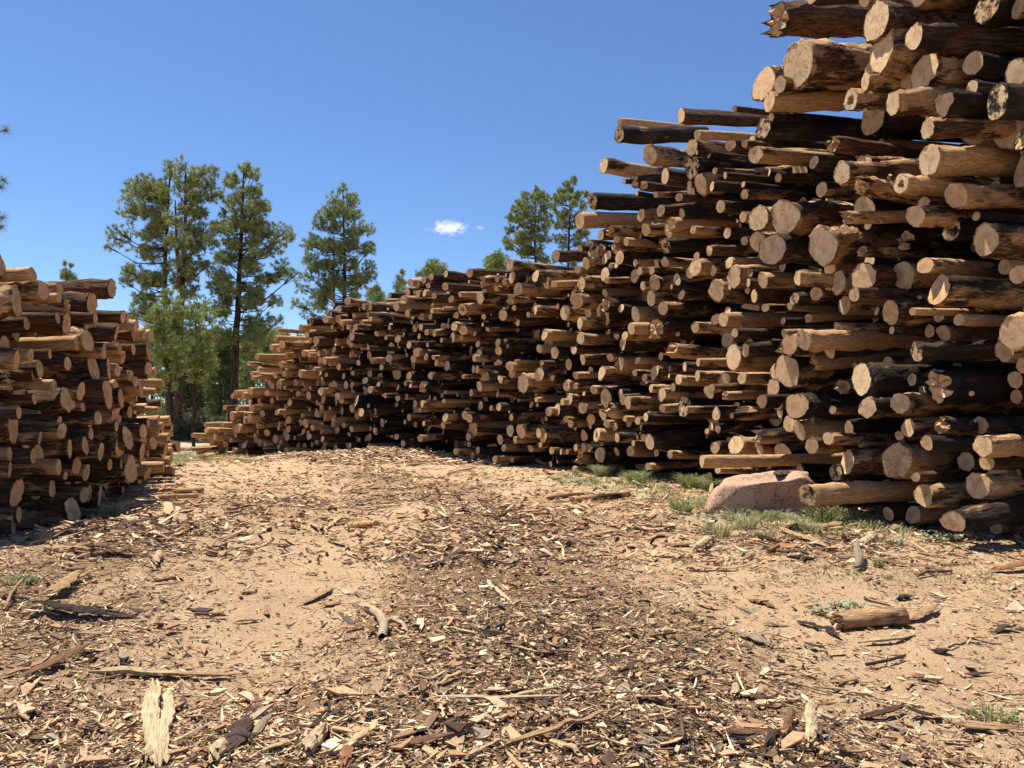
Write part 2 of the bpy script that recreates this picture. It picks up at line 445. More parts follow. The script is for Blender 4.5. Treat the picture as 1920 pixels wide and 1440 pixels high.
# ------------------------------------------------------------------ logs
def log_geo(r, L, seed, ns=14, nr=7, taper=0.05, ragged=0.0, hollow=False, flare=0.0, lobes=0.07, knots=2, flip=False):
    """bark body and cut end of a log whose seen end is at the local origin, running along +X"""
    g = np.random.default_rng(int(seed * 1e6))
    th = np.arange(ns) * 2 * math.pi / ns
    xs = np.concatenate([[0, 0.02 + 0.06 * r], L * (np.arange(1, nr) / nr) ** 1.6, [L]]) if nr > 2 else np.linspace(0, L, nr + 1)
    k = len(xs)
    prof = 1 + g.normal(0, lobes) * np.cos(2 * th + g.random() * 6)
    prof = prof + g.normal(0, lobes * 0.7) * np.cos(3 * th + g.random() * 6) + g.normal(0, lobes * 0.35) * np.cos(5 * th + g.random() * 6)
    if lobes > 0.06: prof = prof + g.normal(0, 0.018, ns)
    rad = r * prof[None, :] * (1 - taper * xs[:, None] / L) * (1 + flare * np.exp(-xs[:, None] / 0.5))
    rad = rad * (1 + g.normal(0, 0.03, (k, ns)))
    if ns > 20:
        xx_, tt_ = np.meshgrid(xs, np.arange(ns), indexing='ij')
        pn = vnoise(xx_ * 5 + seed * 90, tt_ * (8.0 / ns) * 1.0 + 3 * np.cos(tt_ * 2 * math.pi / ns) + 20)
        rad = rad * (1 + 0.055 * np.clip((pn - .5) * 6, -1, 1))
    for _ in range(knots):
        kx, kt, kh = g.uniform(0.1, min(2.0, L)), g.uniform(0, 6.28), g.uniform(0.08, 0.22)
        dth = np.angle(np.exp(1j * (th - kt)))
        rad = rad * (1 + kh * np.exp(-((xs[:, None] - kx) / (0.6 * r)) ** 2 - (dth[None, :] / 0.5) ** 2))
    bend = g.normal(0, 0.025, 2); wob = g.normal(0, 0.055 * r, (k, 2)); wob[:2] = 0
    Yc = rad * np.cos(th); Zc = rad * np.sin(th)
    tilt = g.normal(0, 0.10, 2)
    X = np.tile(xs[:, None], (1, ns))
    fade = np.exp(-xs / (0.5 * r))[:, None]
    cutx = tilt[0] * Yc[0] + tilt[1] * Zc[0] 
    rg = np.zeros(ns)
    if ragged: rg = -np.abs(g.normal(0, ragged * r, ns)) * (1 + 1.5 * (g.random(ns) < 0.3))
    else: rg = g.normal(0, 0.03 * r, ns)
    X = X + fade * (cutx + rg)[None, :]
    cx = bend[0] * xs ** 2 * 0.3 + wob[:, 0]; cz = bend[1] * xs ** 2 * 0.3 + wob[:, 1]
    V = np.stack([X, Yc + cx[:, None], Zc + cz[:, None]], -1)
    i, j = np.meshgrid(np.arange(k - 1), np.arange(ns), indexing='ij')
    F = np.stack([i * ns + (j + 1) % ns, i * ns + j, (i + 1) * ns + j, (i + 1) * ns + (j + 1) % ns], -1).reshape(-1, 4)
    # bark rim on the end: the outer ring of the cut face
    f_in = 0.94
    rim = V[0].copy(); rim[:, 1:] *= f_in; rim[:, 0] = (V[0, :, 0] * f_in * 0.5 + g.normal(0, 0.3 * r * ragged, ns)) if ragged else cutx * f_in + 0.006 * r
    n0 = k * ns
    jj = np.arange(ns)
    R1 = np.stack([jj, (jj + 1) % ns, n0 + (jj + 1) % ns, n0 + jj], -1)
    bV = np.concatenate([V.reshape(-1, 3), rim])
    bF4 = np.concatenate([F, R1])
    back = np.array([[ (k - 1) * ns + (ns - 1 - q) for q in range(ns)]])
    # end face
    if hollow:
        hin = rim * np.array([1, 0.45, 0.5]) * (1 + 0 * rim); hin[:, 1:] *= (1 + g.normal(0, 0.12, ns))[:, None]
        hin2 = hin.copy(); hin2[:, 0] += 0.5; 
        eV = np.concatenate([rim, hin, hin2])
        eF = [np.concatenate([np.stack([jj, (jj + 1) % ns, ns + (jj + 1) % ns, ns + jj], -1), np.stack([ns + jj, ns + (jj + 1) % ns, 2 * ns + (jj + 1) % ns, 2 * ns + jj], -1)])]
        capf = (2 * ns + np.arange(ns))[None, :]
        return bV, [bF4], back, eV, eF, capf
    mid = rim.copy(); mid[:, 1:] *= 0.5; mid[:, 0] *= 0.5
    if ragged: mid[:, 0] += g.normal(0, ragged * r * 1.1, ns)
    eV = np.concatenate([rim, mid, [[(g.normal(0, ragged * r) if ragged else 0), 0, 0]]])
    eF = [np.stack([jj, (jj + 1) % ns, ns + (jj + 1) % ns, ns + jj], -1), np.stack([ns + jj, ns + (jj + 1) % ns, np.full(ns, 2 * ns)], -1)]
    return bV, [bF4], back, eV, eF, None

def stub_geo(r, x, th, seed, L=None):
    g = np.random.default_rng(int(seed * 1e6) + 5)
    L = L or g.uniform(0.5, 1.2) * r
    sr = r * g.uniform(0.14, 0.26)
    d = np.array([-0.35, math.cos(th), math.sin(th)]); d /= np.linalg.norm(d)
    p = np.array([x, math.cos(th) * r * 0.8, math.sin(th) * r * 0.8])
    V, F = tube([p, p + d * L * 0.5, p + d * (L * 0.8 + r * 0.2)], [sr * 1.3, sr, sr * 0.85], 7)
    return V, F, np.array([[14, 15, 16, 17, 18, 19, 20]])

AM = ([300, 380, 500, 800, 1100, 1500, 1900, 2200], [50, 49, 46, 35, 26, 17, 12, 10])
DR = ([350, 420, 500, 600, 760, 1000, 1150, 1300, 1500, 1640, 1760, 1920, 2200], [37, 37, 36.6, 35.6, 33, 27.5, 23.5, 18.5, 13.6, 12, 11.2, 10.2, 8.2])
DL = ([-500, -100, 0, 100, 200, 260, 300, 325, 340], [7.6, 9.3, 10.3, 11.4, 13.5, 16, 19.5, 24, 29])

TRACE = {
 'c1': (1400, 0, 3.6, '''230 130 90 210 .02 bs|870 140 150 290 .1 n|910 340 130 300 .12 n|1130 250 110 185 .05 b|1195 480 165 255 .0 nd|345 430 170 300 .03 n|115 570 85 245 .1 r|225 570 100 120 .02 n|150 690 65 135 0 p|800 550 70 125 0 n|700 675 70 150 0 hg|1080 550 50 110 0 g|985 700 90 170 -.1 n|1820 490 160 190 0 n|1690 690 150 210 0 kc|1780 900 190 230 0 g|1275 790 100 150 .15 sp|1220 870 80 140 0 n|1230 1085 120 205 .03 p|785 1110 140 135 0 o|645 1170 140 160 0 g|1040 1240 95 135 0 hg|505 1280 80 115 .05 n|1410 1320 130 165 0 o|1195 1370 80 90 0 n|60 1045 85 115 0 n|790 1250 100 130 .2 s|110 870 60 150 .02 ck|600 980 90 110 .12 sb|790 0 60 90 0 n|1620 50 150 220 0 kc|1830 50 90 140 0 g|1870 1150 80 230 0 n|1330 700 150 150 0 gc|440 -60 120 170 .02 bc|1150 -80 180 260 .05 n|1500 -150 180 220 .03 b|900 -120 150 200 .08 p'''),
 'c2': (1050, 180, 3.789, '''425 180 40 50 .05 p|420 275 70 125 0 kc|860 140 60 110 .1 b|975 275 40 75 .03 p|935 365 60 120 .1 n|635 415 100 135 .12 n|310 495 70 115 .2 n|455 605 40 40 .1 n|530 610 60 95 -.05 kc|600 640 60 75 0 sb|935 510 100 170 .05 kc|920 625 40 50 0 n|1000 630 50 150 -.1 n|1100 530 60 50 0 n|680 700 60 45 0 n|230 745 60 115 .05 kc|715 815 60 90 -.08 b|140 890 65 120 -.05 p|845 720 60 70 0 gb|1390 415 90 115 0 o|1210 350 70 90 0 n|1310 340 60 60 0 n|1310 700 65 75 0 n|1405 870 120 175 0 n|1600 860 200 255 .05 nd|1405 1035 150 150 -.05 n|1505 1090 180 220 0 g|1310 1030 55 65 0 n|1060 1100 45 80 -.05 n|745 1065 75 115 -.1 ck|470 1035 50 60 0 p|380 1070 35 50 0 n|290 990 40 70 0 n|365 960 50 80 0 s|345 1130 30 65 0 n|205 1060 60 90 .1 n|240 1120 60 130 0 n|185 1190 45 95 0 n|535 1185 35 55 0 n|745 1180 50 70 0 g|960 1220 90 125 0 n|925 1255 60 90 0 n|1090 1240 45 80 0 g|1200 1185 50 85 0 n|1235 1285 90 150 0 n|1440 1310 80 125 -.02 o|1690 1300 50 100 0 g|1105 1375 100 140 0 r|670 1330 80 120 0 o|590 1350 40 70 0 n|650 1240 40 65 0 n|565 1245 40 60 0 n|150 1330 50 110 0 n|190 1310 30 80 0 n|330 1310 40 50 0 n|575 850 60 80 0 n|610 950 60 90 0 n|400 1020 60 60 0 n|770 960 60 90 0 n|800 910 60 100 -.12 sp|1300 860 50 80 0 n|360 1205 40 40 0 n|830 1300 50 80 0 n|945 950 80 60 0 n|1240 90 40 45 .05 b|1500 150 60 60 .03 c'''),
 'c2b': (720, 320, 4.465, '''1440 710 55 100 .02 b|1640 650 50 60 -.1 b|1620 830 60 70 .02 n'''),
 'c3': (1400, 380, 3.6, '''1140 90 150 145 0 n|1610 255 210 230 0 n|510 285 185 235 0 g|690 100 65 90 0 s|560 440 75 95 0 o|615 540 125 160 0 n|790 500 190 190 0 r|1055 495 165 200 0 g|1205 425 115 115 0 o|355 505 75 100 0 g|725 620 75 100 0 g|660 690 90 130 0 g|970 740 130 190 0 r|1300 590 130 210 0 o|1420 560 110 115 .05 sp|1580 680 85 120 0 n|1120 735 50 55 0 p|1430 790 80 80 0 p|1490 795 80 85 0 r|1800 880 200 240 0 r|1830 490 130 120 0 g|50 630 55 100 0 o|470 615 95 90 0 n|125 710 60 65 0 g|290 700 60 50 0 p|420 780 50 60 -.08 sp|615 860 60 95 0 n|1330 880 120 100 0 o|385 930 95 145 0 p|290 960 130 140 0 o|255 885 40 65 0 n|490 1080 65 100 -.06 sp|955 1075 75 75 0 n|1145 1010 60 130 0 kc|775 1190 90 210 0 bc|1315 1240 160 230 -.03 sbc|1205 1270 85 125 0 n|180 1250 90 125 0 n|340 1370 130 180 0 rc|105 1340 70 85 0 n|655 1240 110 100 0 s|1035 1350 125 135 0 n|820 1385 100 130 0 r|580 1400 50 60 0 n|790 330 80 80 0 s|1080 260 120 130 0 sc|1855 1100 60 110 0 o|1740 1000 110 150 0 g|1820 1310 90 100 0 o|1380 180 130 150 0 kc'''),
 'c4': (1400, 700, 3.6, '''285 340 80 120 0 r|355 385 80 130 -.05 p|210 210 70 85 0 b|95 430 60 110 0 gs|90 515 55 70 0 n|690 370 80 100 -.1 bc|1090 370 95 130 0 n|1330 350 115 120 0 rs|1215 470 75 110 0 rc|1580 350 120 130 0 o|1595 490 140 150 0 n|1620 600 130 110 0 n|1010 590 200 240 0 n|985 535 60 90 0 b|680 600 115 165 0 n|1030 420 60 70 0 n|1048 468 40 45 0 n|550 440 80 90 0 n|620 440 60 60 0 n|770 480 40 45 0 n|440 490 140 110 0 n|1195 820 115 150 0 r|1560 760 145 165 0 n|1690 730 180 200 0 n|1120 955 125 120 0 g|1680 1040 110 90 0 g|600 670 100 120 0 kc|1140 700 80 70 0 n|1480 590 90 150 0 g|1800 700 120 150 0 c'''),
 'c5': (1000, 520, 3.789, '''135 50 30 50 0 p|95 35 60 90 0 n|345 45 50 95 0 n|315 170 80 115 -.03 o|10 235 30 80 0 n|225 250 50 110 0 r|495 265 110 160 0 h|725 265 75 110 0 g|835 150 60 120 -.12 n|920 220 80 100 0 n|880 370 110 170 -.05 bs|1150 355 45 90 .03 n|1300 100 105 155 0 r|1295 300 65 80 0 n|1350 300 60 105 .02 p|1430 395 45 70 0 b|695 365 50 90 0 n|330 325 45 90 0 n|90 405 60 75 .05 p|335 435 50 85 .05 n|650 415 40 65 0 n|635 470 60 100 0 r|40 505 35 65 .05 b|290 520 30 60 .05 b|350 585 50 75 0 n|545 570 50 60 0 n|995 520 60 110 0 so|1420 570 120 200 0 n|1170 605 35 65 0 n|610 625 70 130 .02 r|740 590 35 55 0 n|485 680 55 105 0 n|860 675 60 110 0 n|1075 635 35 70 0 n|720 680 40 50 0 n|790 715 40 60 0 n|40 695 60 100 0 g|60 610 35 45 0 b|300 695 40 55 0 p|1165 700 30 80 .03 o|235 770 50 85 0 n|300 775 30 45 0 n|430 800 50 70 0 n|135 715 30 45 0 b|20 870 25 35 0 p|255 865 45 90 0 n|170 940 40 95 0 n|115 955 45 70 0 n|205 885 30 50 0 n|350 930 50 85 0 n|515 905 40 55 0 r|495 975 55 85 0 n|580 950 70 120 0 s|635 870 45 80 0 n|670 890 40 90 0 n|910 835 40 100 0 n|835 790 30 60 0 n|1480 720 60 80 0 n|1265 790 50 60 0 o|1370 840 50 65 0 sp|820 975 30 55 0 n|915 930 80 60 0 n|1085 940 25 45 0 n|1300 970 60 100 0 r|1625 880 80 100 0 r|825 1170 60 120 -.13 c|785 1140 35 60 -.1 n|1290 1210 65 90 0 r|1440 1190 140 130 0 n|690 1235 50 75 0 p|595 1140 45 75 0 r|580 1060 40 60 0 n|520 1040 40 60 0 n|450 1120 55 105 0 h|410 1010 60 80 0 o|265 1040 40 60 0 n|230 1010 40 50 0 o|70 1140 45 75 0 n|35 1110 40 75 0 n|355 1210 35 70 0 n|50 1190 35 40 0 n|130 1235 30 50 0 n|195 1240 20 45 0 n|240 1240 25 45 0 n|710 1180 35 50 0 n|650 1005 30 45 0 n|740 1020 30 60 0 n|970 1260 50 60 0 n|815 1345 35 60 0 n|475 1260 70 110 0 rc|1310 1370 40 50 0 n'''),
 'c6': (650, 480, 3.6, '''1100 60 50 75 .1 n|830 115 50 65 .05 b|1115 145 45 85 0 o|1275 135 45 85 0 n|1390 130 50 75 .05 n|1345 175 55 90 0 n|1200 155 60 70 0 n|1155 225 50 90 .05 n|1405 190 30 50 0 p|670 120 40 50 .15 b|570 140 50 50 .1 c|520 165 40 50 0 n|430 180 40 55 0 n|475 190 35 60 0 n|550 200 30 45 0 b|740 205 35 35 .1 b|665 205 40 60 .08 b|930 180 40 90 0 so|1015 160 40 40 .05 b|1065 175 45 50 0 n|1010 220 30 40 0 n|930 225 35 60 .05 n|900 285 50 90 0 n|410 240 40 55 0 c|525 250 30 50 .05 n|480 255 40 50 0 n|385 300 45 70 .05 n|290 265 50 40 0 b|265 300 20 20 0 p|335 340 40 70 0 n|155 340 40 60 .1 n|115 340 30 45 0 n|705 290 35 60 0 n|765 260 25 40 0 n|780 360 45 85 0 h|590 270 35 45 0 b|580 330 40 30 0 p|650 355 20 25 0 p|410 385 35 50 0 n|575 370 20 40 0 n|1055 400 55 80 0 n|1110 300 40 60 0 s|1130 350 50 40 0 n|1225 395 25 40 0 n|1275 370 45 75 0 b|565 410 30 40 0 b|740 400 35 50 0 n|510 410 35 50 0 s|925 410 30 40 0 n|725 475 55 65 0 n|785 500 50 70 -.08 n|950 495 30 35 0 p|1155 450 40 45 -.05 b|500 480 20 50 0 n|540 515 30 45 0 n|590 520 30 50 0 n|650 475 30 50 0 n|715 550 30 75 0 n|640 570 30 35 0 b|775 550 40 30 0 p|885 595 30 45 0 n|890 665 50 85 0 n|860 690 30 45 0 n|1025 640 50 65 -.25 b|1335 535 45 70 .05 p|1300 625 35 60 0 n|1020 585 35 60 0 n|1070 570 30 30 0 n|420 600 35 55 0 n|285 690 35 60 0 n|345 560 40 60 .1 b|470 650 40 65 0 n|535 680 35 55 0 n|450 695 45 55 0 n|545 600 20 35 0 n|585 685 30 35 0 n|35 545 40 55 .1 n|200 525 30 40 -.1 n|265 550 30 35 0 n|145 620 20 35 0 n|180 705 40 50 0 sp|235 750 30 45 0 n|125 840 35 50 0 n|215 865 30 35 0 n|1100 745 55 70 0 p|1115 795 50 60 -.05 p|1190 860 75 130 0 n|1300 800 60 95 0 n|1140 710 20 25 0 p|935 815 50 95 0 n|895 880 40 65 0 n|1040 835 40 50 0 n|785 815 35 30 0 n|880 765 25 55 0 n|855 765 30 55 0 n|565 810 35 55 0 n|420 810 40 60 0 n|430 875 15 30 0 n|395 860 20 35 0 n|520 885 50 80 -.08 sc|665 920 25 25 0 p|655 980 25 30 0 p|595 965 30 35 0 b|840 925 25 55 0 n|245 930 30 45 -.05 b|180 915 30 40 0 p|155 905 30 50 0 n|345 960 40 45 0 n|400 950 30 45 0 n|95 1055 50 60 0 n|190 1050 40 50 -.05 b|420 1090 30 50 0 n|240 1125 30 65 -.05 b|510 1000 25 50 0 n|495 1040 20 35 0 n|665 1090 35 60 0 n|800 1075 45 65 0 n|825 1095 45 65 0 n|855 1165 50 100 0 p|820 1220 35 55 0 n|1035 1240 45 70 0 n|1295 1195 35 65 0 n|1325 1225 40 65 0 n|1365 1050 45 65 0 n|1420 1040 45 90 0 n|1110 1090 30 50 0 n|1280 970 30 35 0 p|520 1130 25 40 -.1 n|190 1175 30 40 0 b|335 1220 40 45 0 b|380 1265 40 50 0 n|495 1230 40 50 -.1 p|735 1320 30 50 0 n|845 1345 50 55 0 n|1060 1295 40 50 0 n|1115 1375 40 45 0 n|1240 1300 30 50 0 n|1380 1310 30 50 0 n|150 1280 30 30 -.05 p|20 1280 35 40 -.1 b|1175 1185 45 100 0 r|1025 1020 40 60 0 b|975 1025 25 40 0 n|1000 1370 40 50 0 n|650 1145 30 50 0 b|10 480 30 40 0 n|60 480 35 45 0 n|30 600 30 40 0 n|80 720 30 40 0 n|40 790 25 35 0 n|35 870 25 45 0 n|35 1030 30 55 0 n'''),
 'c7': (340, 540, 4.236, '''1320 105 60 70 .15 n|1450 150 40 50 0 n|1500 145 45 70 0 n|1205 130 45 45 0 c|1255 165 40 55 0 b|1370 222 40 45 0 n|1160 190 40 45 0 n|1025 270 50 70 0 kc|1145 250 60 60 0 n|1245 245 45 70 0 n|1440 280 50 60 0 s|1270 275 40 50 0 p|950 315 45 60 0 n|760 335 40 35 0 o|1070 415 50 65 .02 b|1235 430 50 60 0 s|1365 385 50 65 0 n|1000 370 30 50 0 b|800 450 45 75 0 o|745 400 50 50 0 o|715 470 40 50 0 o|770 490 40 45 0 o|600 545 45 50 .03 op|650 600 20 25 -.12 p|535 600 40 45 .12 o|610 645 40 40 .05 o|560 680 35 40 .05 o|620 690 40 35 0 o|565 715 35 35 0 o|745 695 40 55 0 o|815 680 45 55 0 n|945 680 40 65 0 o|790 610 30 50 0 o|825 500 30 40 0 o|970 520 35 55 0 o|1015 530 35 45 0 n|1090 520 40 50 0 n|1135 510 40 60 0 n|1020 710 40 30 .03 p|1150 690 30 40 0 b|1055 645 30 35 0 n|1100 575 50 55 0 p|1135 575 40 60 0 n|1250 625 45 55 0 n|1400 595 30 40 0 p|775 765 40 80 0 o|820 790 30 30 0 b|545 820 40 60 0 o|430 830 40 40 0 o|490 850 50 50 0 o|680 835 40 50 0 o|405 860 30 40 0 o|345 950 35 45 0 ob|400 1005 40 50 0 o|560 955 50 60 0 o|540 1030 50 70 0 o|590 1035 50 70 0 o|760 985 40 50 0 p|850 1050 40 60 0 o|1080 1000 45 60 0 o|925 840 40 50 0 o|1110 820 40 70 0 n|1240 860 40 60 0 n|1270 895 40 50 0 n|1430 990 50 70 0 n|1500 810 40 60 0 n|1360 945 30 60 0 n|445 1115 55 80 0 o|510 1100 30 35 .02 rb|200 1130 50 50 0 o|90 1170 30 40 0 o|150 1200 35 40 0 o|270 1180 40 50 0 o|240 1235 30 40 0 o|350 1240 50 60 -.1 b|500 1250 50 50 0 b|80 1280 30 35 -.05 p|170 1360 30 30 -.1 p|420 1290 40 40 0 o|360 1330 40 40 0 o|680 1150 50 60 0 b|1015 1180 40 60 0 b|1040 1110 40 50 0 o|1120 1200 40 50 0 b|1110 1140 30 50 0 o|1290 1090 40 45 0 o|1350 1120 40 50 0 p|790 1225 40 35 0 p|770 1260 40 35 -.08 p|830 1290 45 50 0 o|325 1085 35 40 0 o|190 1085 30 40 0 o|630 930 40 40 0 p|860 910 40 60 0 b|640 1000 40 60 0 b|1330 430 35 50 0 n|860 460 35 40 0 b'''),
}
TRACE_L = (0, 480, 2.4, '''150 78 65 62 .0 op|195 155 45 95 .0 n|505 145 35 85 .05 b|415 215 40 105 0 o|270 145 50 55 0 o|265 188 30 45 0 p|75 205 60 135 0 o|45 215 60 80 0 o|10 175 40 90 0 o|0 40 25 110 0 o|555 275 30 60 -.02 b|430 280 25 50 0 n|120 305 20 60 0 o|260 280 30 55 0 b|295 225 40 70 0 s|300 305 35 100 0 n|615 315 30 55 0 p|525 345 30 65 0 b|650 350 25 55 0 p|680 360 20 60 0 p|350 390 30 70 0 p|395 380 35 100 0 n|20 405 45 95 0 o|75 470 60 90 0 o|140 445 35 60 0 p|180 510 40 85 0 n|470 430 40 70 0 o|670 440 15 70 -.02 b|420 500 30 130 0 n|490 505 25 100 0 n|305 485 25 65 0 n|155 535 25 60 0 n|20 575 50 90 0 sn|245 580 30 50 0 p|670 505 20 70 0 b|530 515 20 60 0 n|610 565 20 50 0 n|305 645 60 130 0 n|155 645 20 50 0 n|365 610 25 85 0 n|450 590 25 75 0 n|485 620 35 120 0 r|545 640 15 95 0 o|375 680 25 40 0 n|85 705 20 60 0 n|415 735 25 80 0 n|442 730 25 65 0 n|510 725 20 60 0 n|525 765 25 50 0 n|280 785 35 70 0 n|60 770 60 150 0 o|180 820 20 60 0 n|410 800 30 60 0 n|545 845 35 120 0 n|575 820 30 110 0 n|315 865 30 95 0 n|385 855 30 90 0 o|150 900 25 75 0 n|45 890 30 60 0 p|455 880 35 80 0 n|175 885 35 80 0 n|345 945 40 85 0 o|645 790 20 70 0 n|640 880 30 90 0 n|495 940 25 55 0 o|265 950 25 75 0 n|590 960 35 120 0 n|45 960 30 75 0 o|665 980 35 60 0 o|295 990 20 40 0 n|235 1045 20 80 0 n|380 1075 40 75 0 n|75 1070 50 130 0 o|330 1150 45 130 0 n|450 1080 25 105 0 n|85 1165 20 75 0 n|60 1250 30 100 0 n|310 1190 25 40 0 p|780 1050 20 40 0 p|735 570 12 35 0 p|700 520 20 40 0 p|700 610 20 30 0 p|715 740 20 40 0 n|765 740 12 45 0 p|690 840 30 60 0 n|740 880 30 60 0 n|715 690 30 25 0 p|760 815 20 40 0 p|600 420 20 50 0 n|590 540 20 50 0 o|225 440 30 50 0 n|115 850 30 60 0 n''')
rl = random.Random(11)
LOGS = []      # dicts: P, d (unit axis), r, L, px, py, hpx, flags, side
def solve_axis(P, a, slope, side):
    def dirv(e):
        return np.array([math.cos(a) * math.cos(e) * side, math.sin(a) * math.cos(e), math.sin(e)])
    lo, hi = -0.17, 0.17
    for _ in range(18):
        e = (lo + hi) / 2
        x0, y0 = proj(P); x1, y1 = proj(P + dirv(e) * 1.2)
        s = (y1 - y0) / ((x1 - x0) * 1.0)
        if side < 0: s = -s
        if s > slope: lo = e
        else: hi = e
    return dirv((lo + hi) / 2)
def add_trace(ox, oy, k, txt, side):
    for ln in txt.split('|'):
        q = ln.split()
        x = ox + float(q[0]) / k; y = oy + float(q[1]) / k; w = float(q[2]) / k; h = float(q[3]) / k; sl = float(q[4]); fl = q[5]
        if side > 0:
            Y = np.interp(x, *DR) ; am = np.interp(x, *AM); phi = math.atan((x - 960) / FPX)
            a = math.degrees(math.asin(min(0.97, w / h * math.cos(phi))) - phi)
            a = min(max(a, am - 8), am + 15) + rl.gauss(0, 1.5)
            Y += rl.uniform(-0.85, 0.6) * (1 if h < 50 else 0.6)
        else:
            Y = np.interp(x, *DL); am = -11; phi = math.atan((960 - x) / FPX)
            a = math.degrees(math.asin(min(0.97, w / h * math.cos(phi))) - phi); a = min(max(a, am - 5), am + 6) + rl.gauss(0, 1.5)
            Y += rl.uniform(-0.45, 0.35)
        if sl == 0: sl = rl.gauss(0, 0.035) + (790 - y) / FPX * 0.08
        P = pix(x, y, Y)
        r = 0.5 * h * Y / FPX
        if P[2] - r < hz(P[0], P[1]) + 0.0: P[2] = hz(P[0], P[1]) + r * 0.92
        LOGS.append(dict(P=P, d=solve_axis(P, math.radians(a), sl, side), r=r, L=(3.0 + 2.5 * rl.random()) if side > 0 else 3 + 1.2 * rl.random(), px=x, py=y, h=h, f=fl, side=side, tr=True))
for k, v in TRACE.items(): add_trace(v[0], v[1], v[2], v[3], 1)
add_trace(*TRACE_L, -1)
# three special logs by the boulder
def special(x, y, Y, h, a, slope, f, L, side=1):
    P = pix(x, y, Y); r = 0.5 * h * Y / FPX
    LOGS.append(dict(P=P, d=solve_axis(P, R(a), slope, side), r=r, L=L, px=x, py=y, h=h, f=f, side=side, tr=True))
special(1514, 929, 12.0, 41, 16, -0.055, 'kp', 5.0)
special(1316, 865, 14.3, 25, 13, -0.012, 'p', 4.2)
special(1787, 978, 10.1, 47, 14, -0.20, 'cn', 4.5)

# fill: the logs deeper in the piles, packed between the traced ones
TOPR = ([345, 365, 400, 420, 450, 480, 520, 570, 640, 690, 740, 780, 850, 950, 1040, 1080, 1110, 1150, 1230, 1290, 1420, 1450, 1480, 1560, 1600, 1660, 1720, 1920, 2200],
        [850, 838, 808, 780, 745, 690, 640, 598, 572, 590, 560, 535, 518, 505, 505, 500, 450, 400, 320, 260, 225, 190, 140, 110, 30, -60, -140, -330, -500])
TOPL = ([-500, 0, 75, 120, 210, 240, 285, 300, 320, 340], [380, 512, 525, 548, 560, 600, 625, 710, 770, 830])
def fill(side, x0, x1, n_try, sizes):
    Ps = [l['P'] for l in LOGS if l['side'] == side]; rs = [l['r'] for l in LOGS if l['side'] == side]
    Ps = list(Ps); rs = list(rs)
    PA = np.zeros((6000, 3)); RA = np.zeros(6000); n = len(Ps); PA[:n] = Ps; RA[:n] = rs
    g = np.random.default_rng(5 if side > 0 else 6)
    out = []
    for r0, r1, cnt in sizes:
        for _ in range(cnt):
            x = g.uniform(x0, x1)
            if side > 0: Y = np.interp(x, *DR); am = np.interp(x, *AM); yt = np.interp(x, *TOPR)
            else: Y = np.interp(x, *DL); am = -11; yt = np.interp(x, *TOPL)
            if g.random() > (Y / (37.0 if side > 0 else 29)) ** 1.2 + 0.12: continue
            r = g.uniform(r0, r1)
            B = pix(x, 790, Y); zt = pix(x, yt, Y)[2]; zt = min(zt, 9.3)
            zg = hz(B[0], B[1])
            if zt - zg < 2 * r: continue
            z = g.uniform(zg + r * 0.9, zt - r)
            P = np.array([B[0], B[1], z])
            a = R(am); ax = np.array([math.cos(a) * side, math.sin(a), 0])
            D = PA[:n] - P; t = D @ ax; dd = (D ** 2).sum(1) - t * t
            if (dd < (0.93 * (RA[:n] + r)) ** 2).any(): continue
            PA[n] = P; RA[n] = r; n += 1
            aa = R(am + g.normal(0, 5)); e = g.normal(0, 0.06)
            dv = np.array([math.cos(aa) * math.cos(e) * side, math.sin(aa) * math.cos(e), math.sin(e)])
            b0 = np.interp(x, [350, 620, 760, 1300, 1700], [0.12, 0.4, 1.2, 1.6, 1.9]) if side > 0 else 0.45
            back = b0 + abs(g.normal(0, 0.45 + 0.35 * b0)) if g.random() < (0.9 if r > .15 else 0.6) else g.uniform(-0.1, 0.7)
            Pe = P + dv * back
            xx, yy = proj(Pe)
            f = g.choice(['n', 'n', 'n', 'o', 'g', 'p', 'b', 'b', 'c', 'kc', 's', 'r'])
            if x < 620 and side > 0: f = g.choice(['o', 'o', 'n', 'p', 'ob', 'b'])
            if side < 0: f = g.choice(['n', 'n', 'o', 'o', 'b', 'p'])
            out.append(dict(P=Pe, d=dv, r=r, L=3.6 + g.random() * 1.4, px=float(xx), py=float(yy), h=2 * r * FPX / Pe[1], f=str(f), side=side, tr=False))
    LOGS.extend(out)
    return len(out)
fill(1, 350, 620, 0, [(0.16, 0.24, 900), (0.10, 0.16, 3500)])
fill(-1, 245, 338, 0, [(0.14, 0.22, 1500), (0.08, 0.14, 1500)])
nf = fill(1, 345, 2200, 0, [(0.22, 0.34, 1600), (0.15, 0.24, 6000), (0.10, 0.16, 8000), (0.06, 0.10, 5000)])
nl = fill(-1, -500, 340, 0, [(0.2, 0.3, 1500), (0.14, 0.2, 3500), (0.08, 0.14, 5000)])
# rank by how large they show; the traced ends are the seen ones
def score(l):
    v = l['h'] * (1.0 if l['tr'] else 0.45)
    if not (-5 < l['px'] < 1925 and -15 < l['py'] < 1445): v *= 0.01
    return v
LOGS.sort(key=score, reverse=True)
N_IND = 300

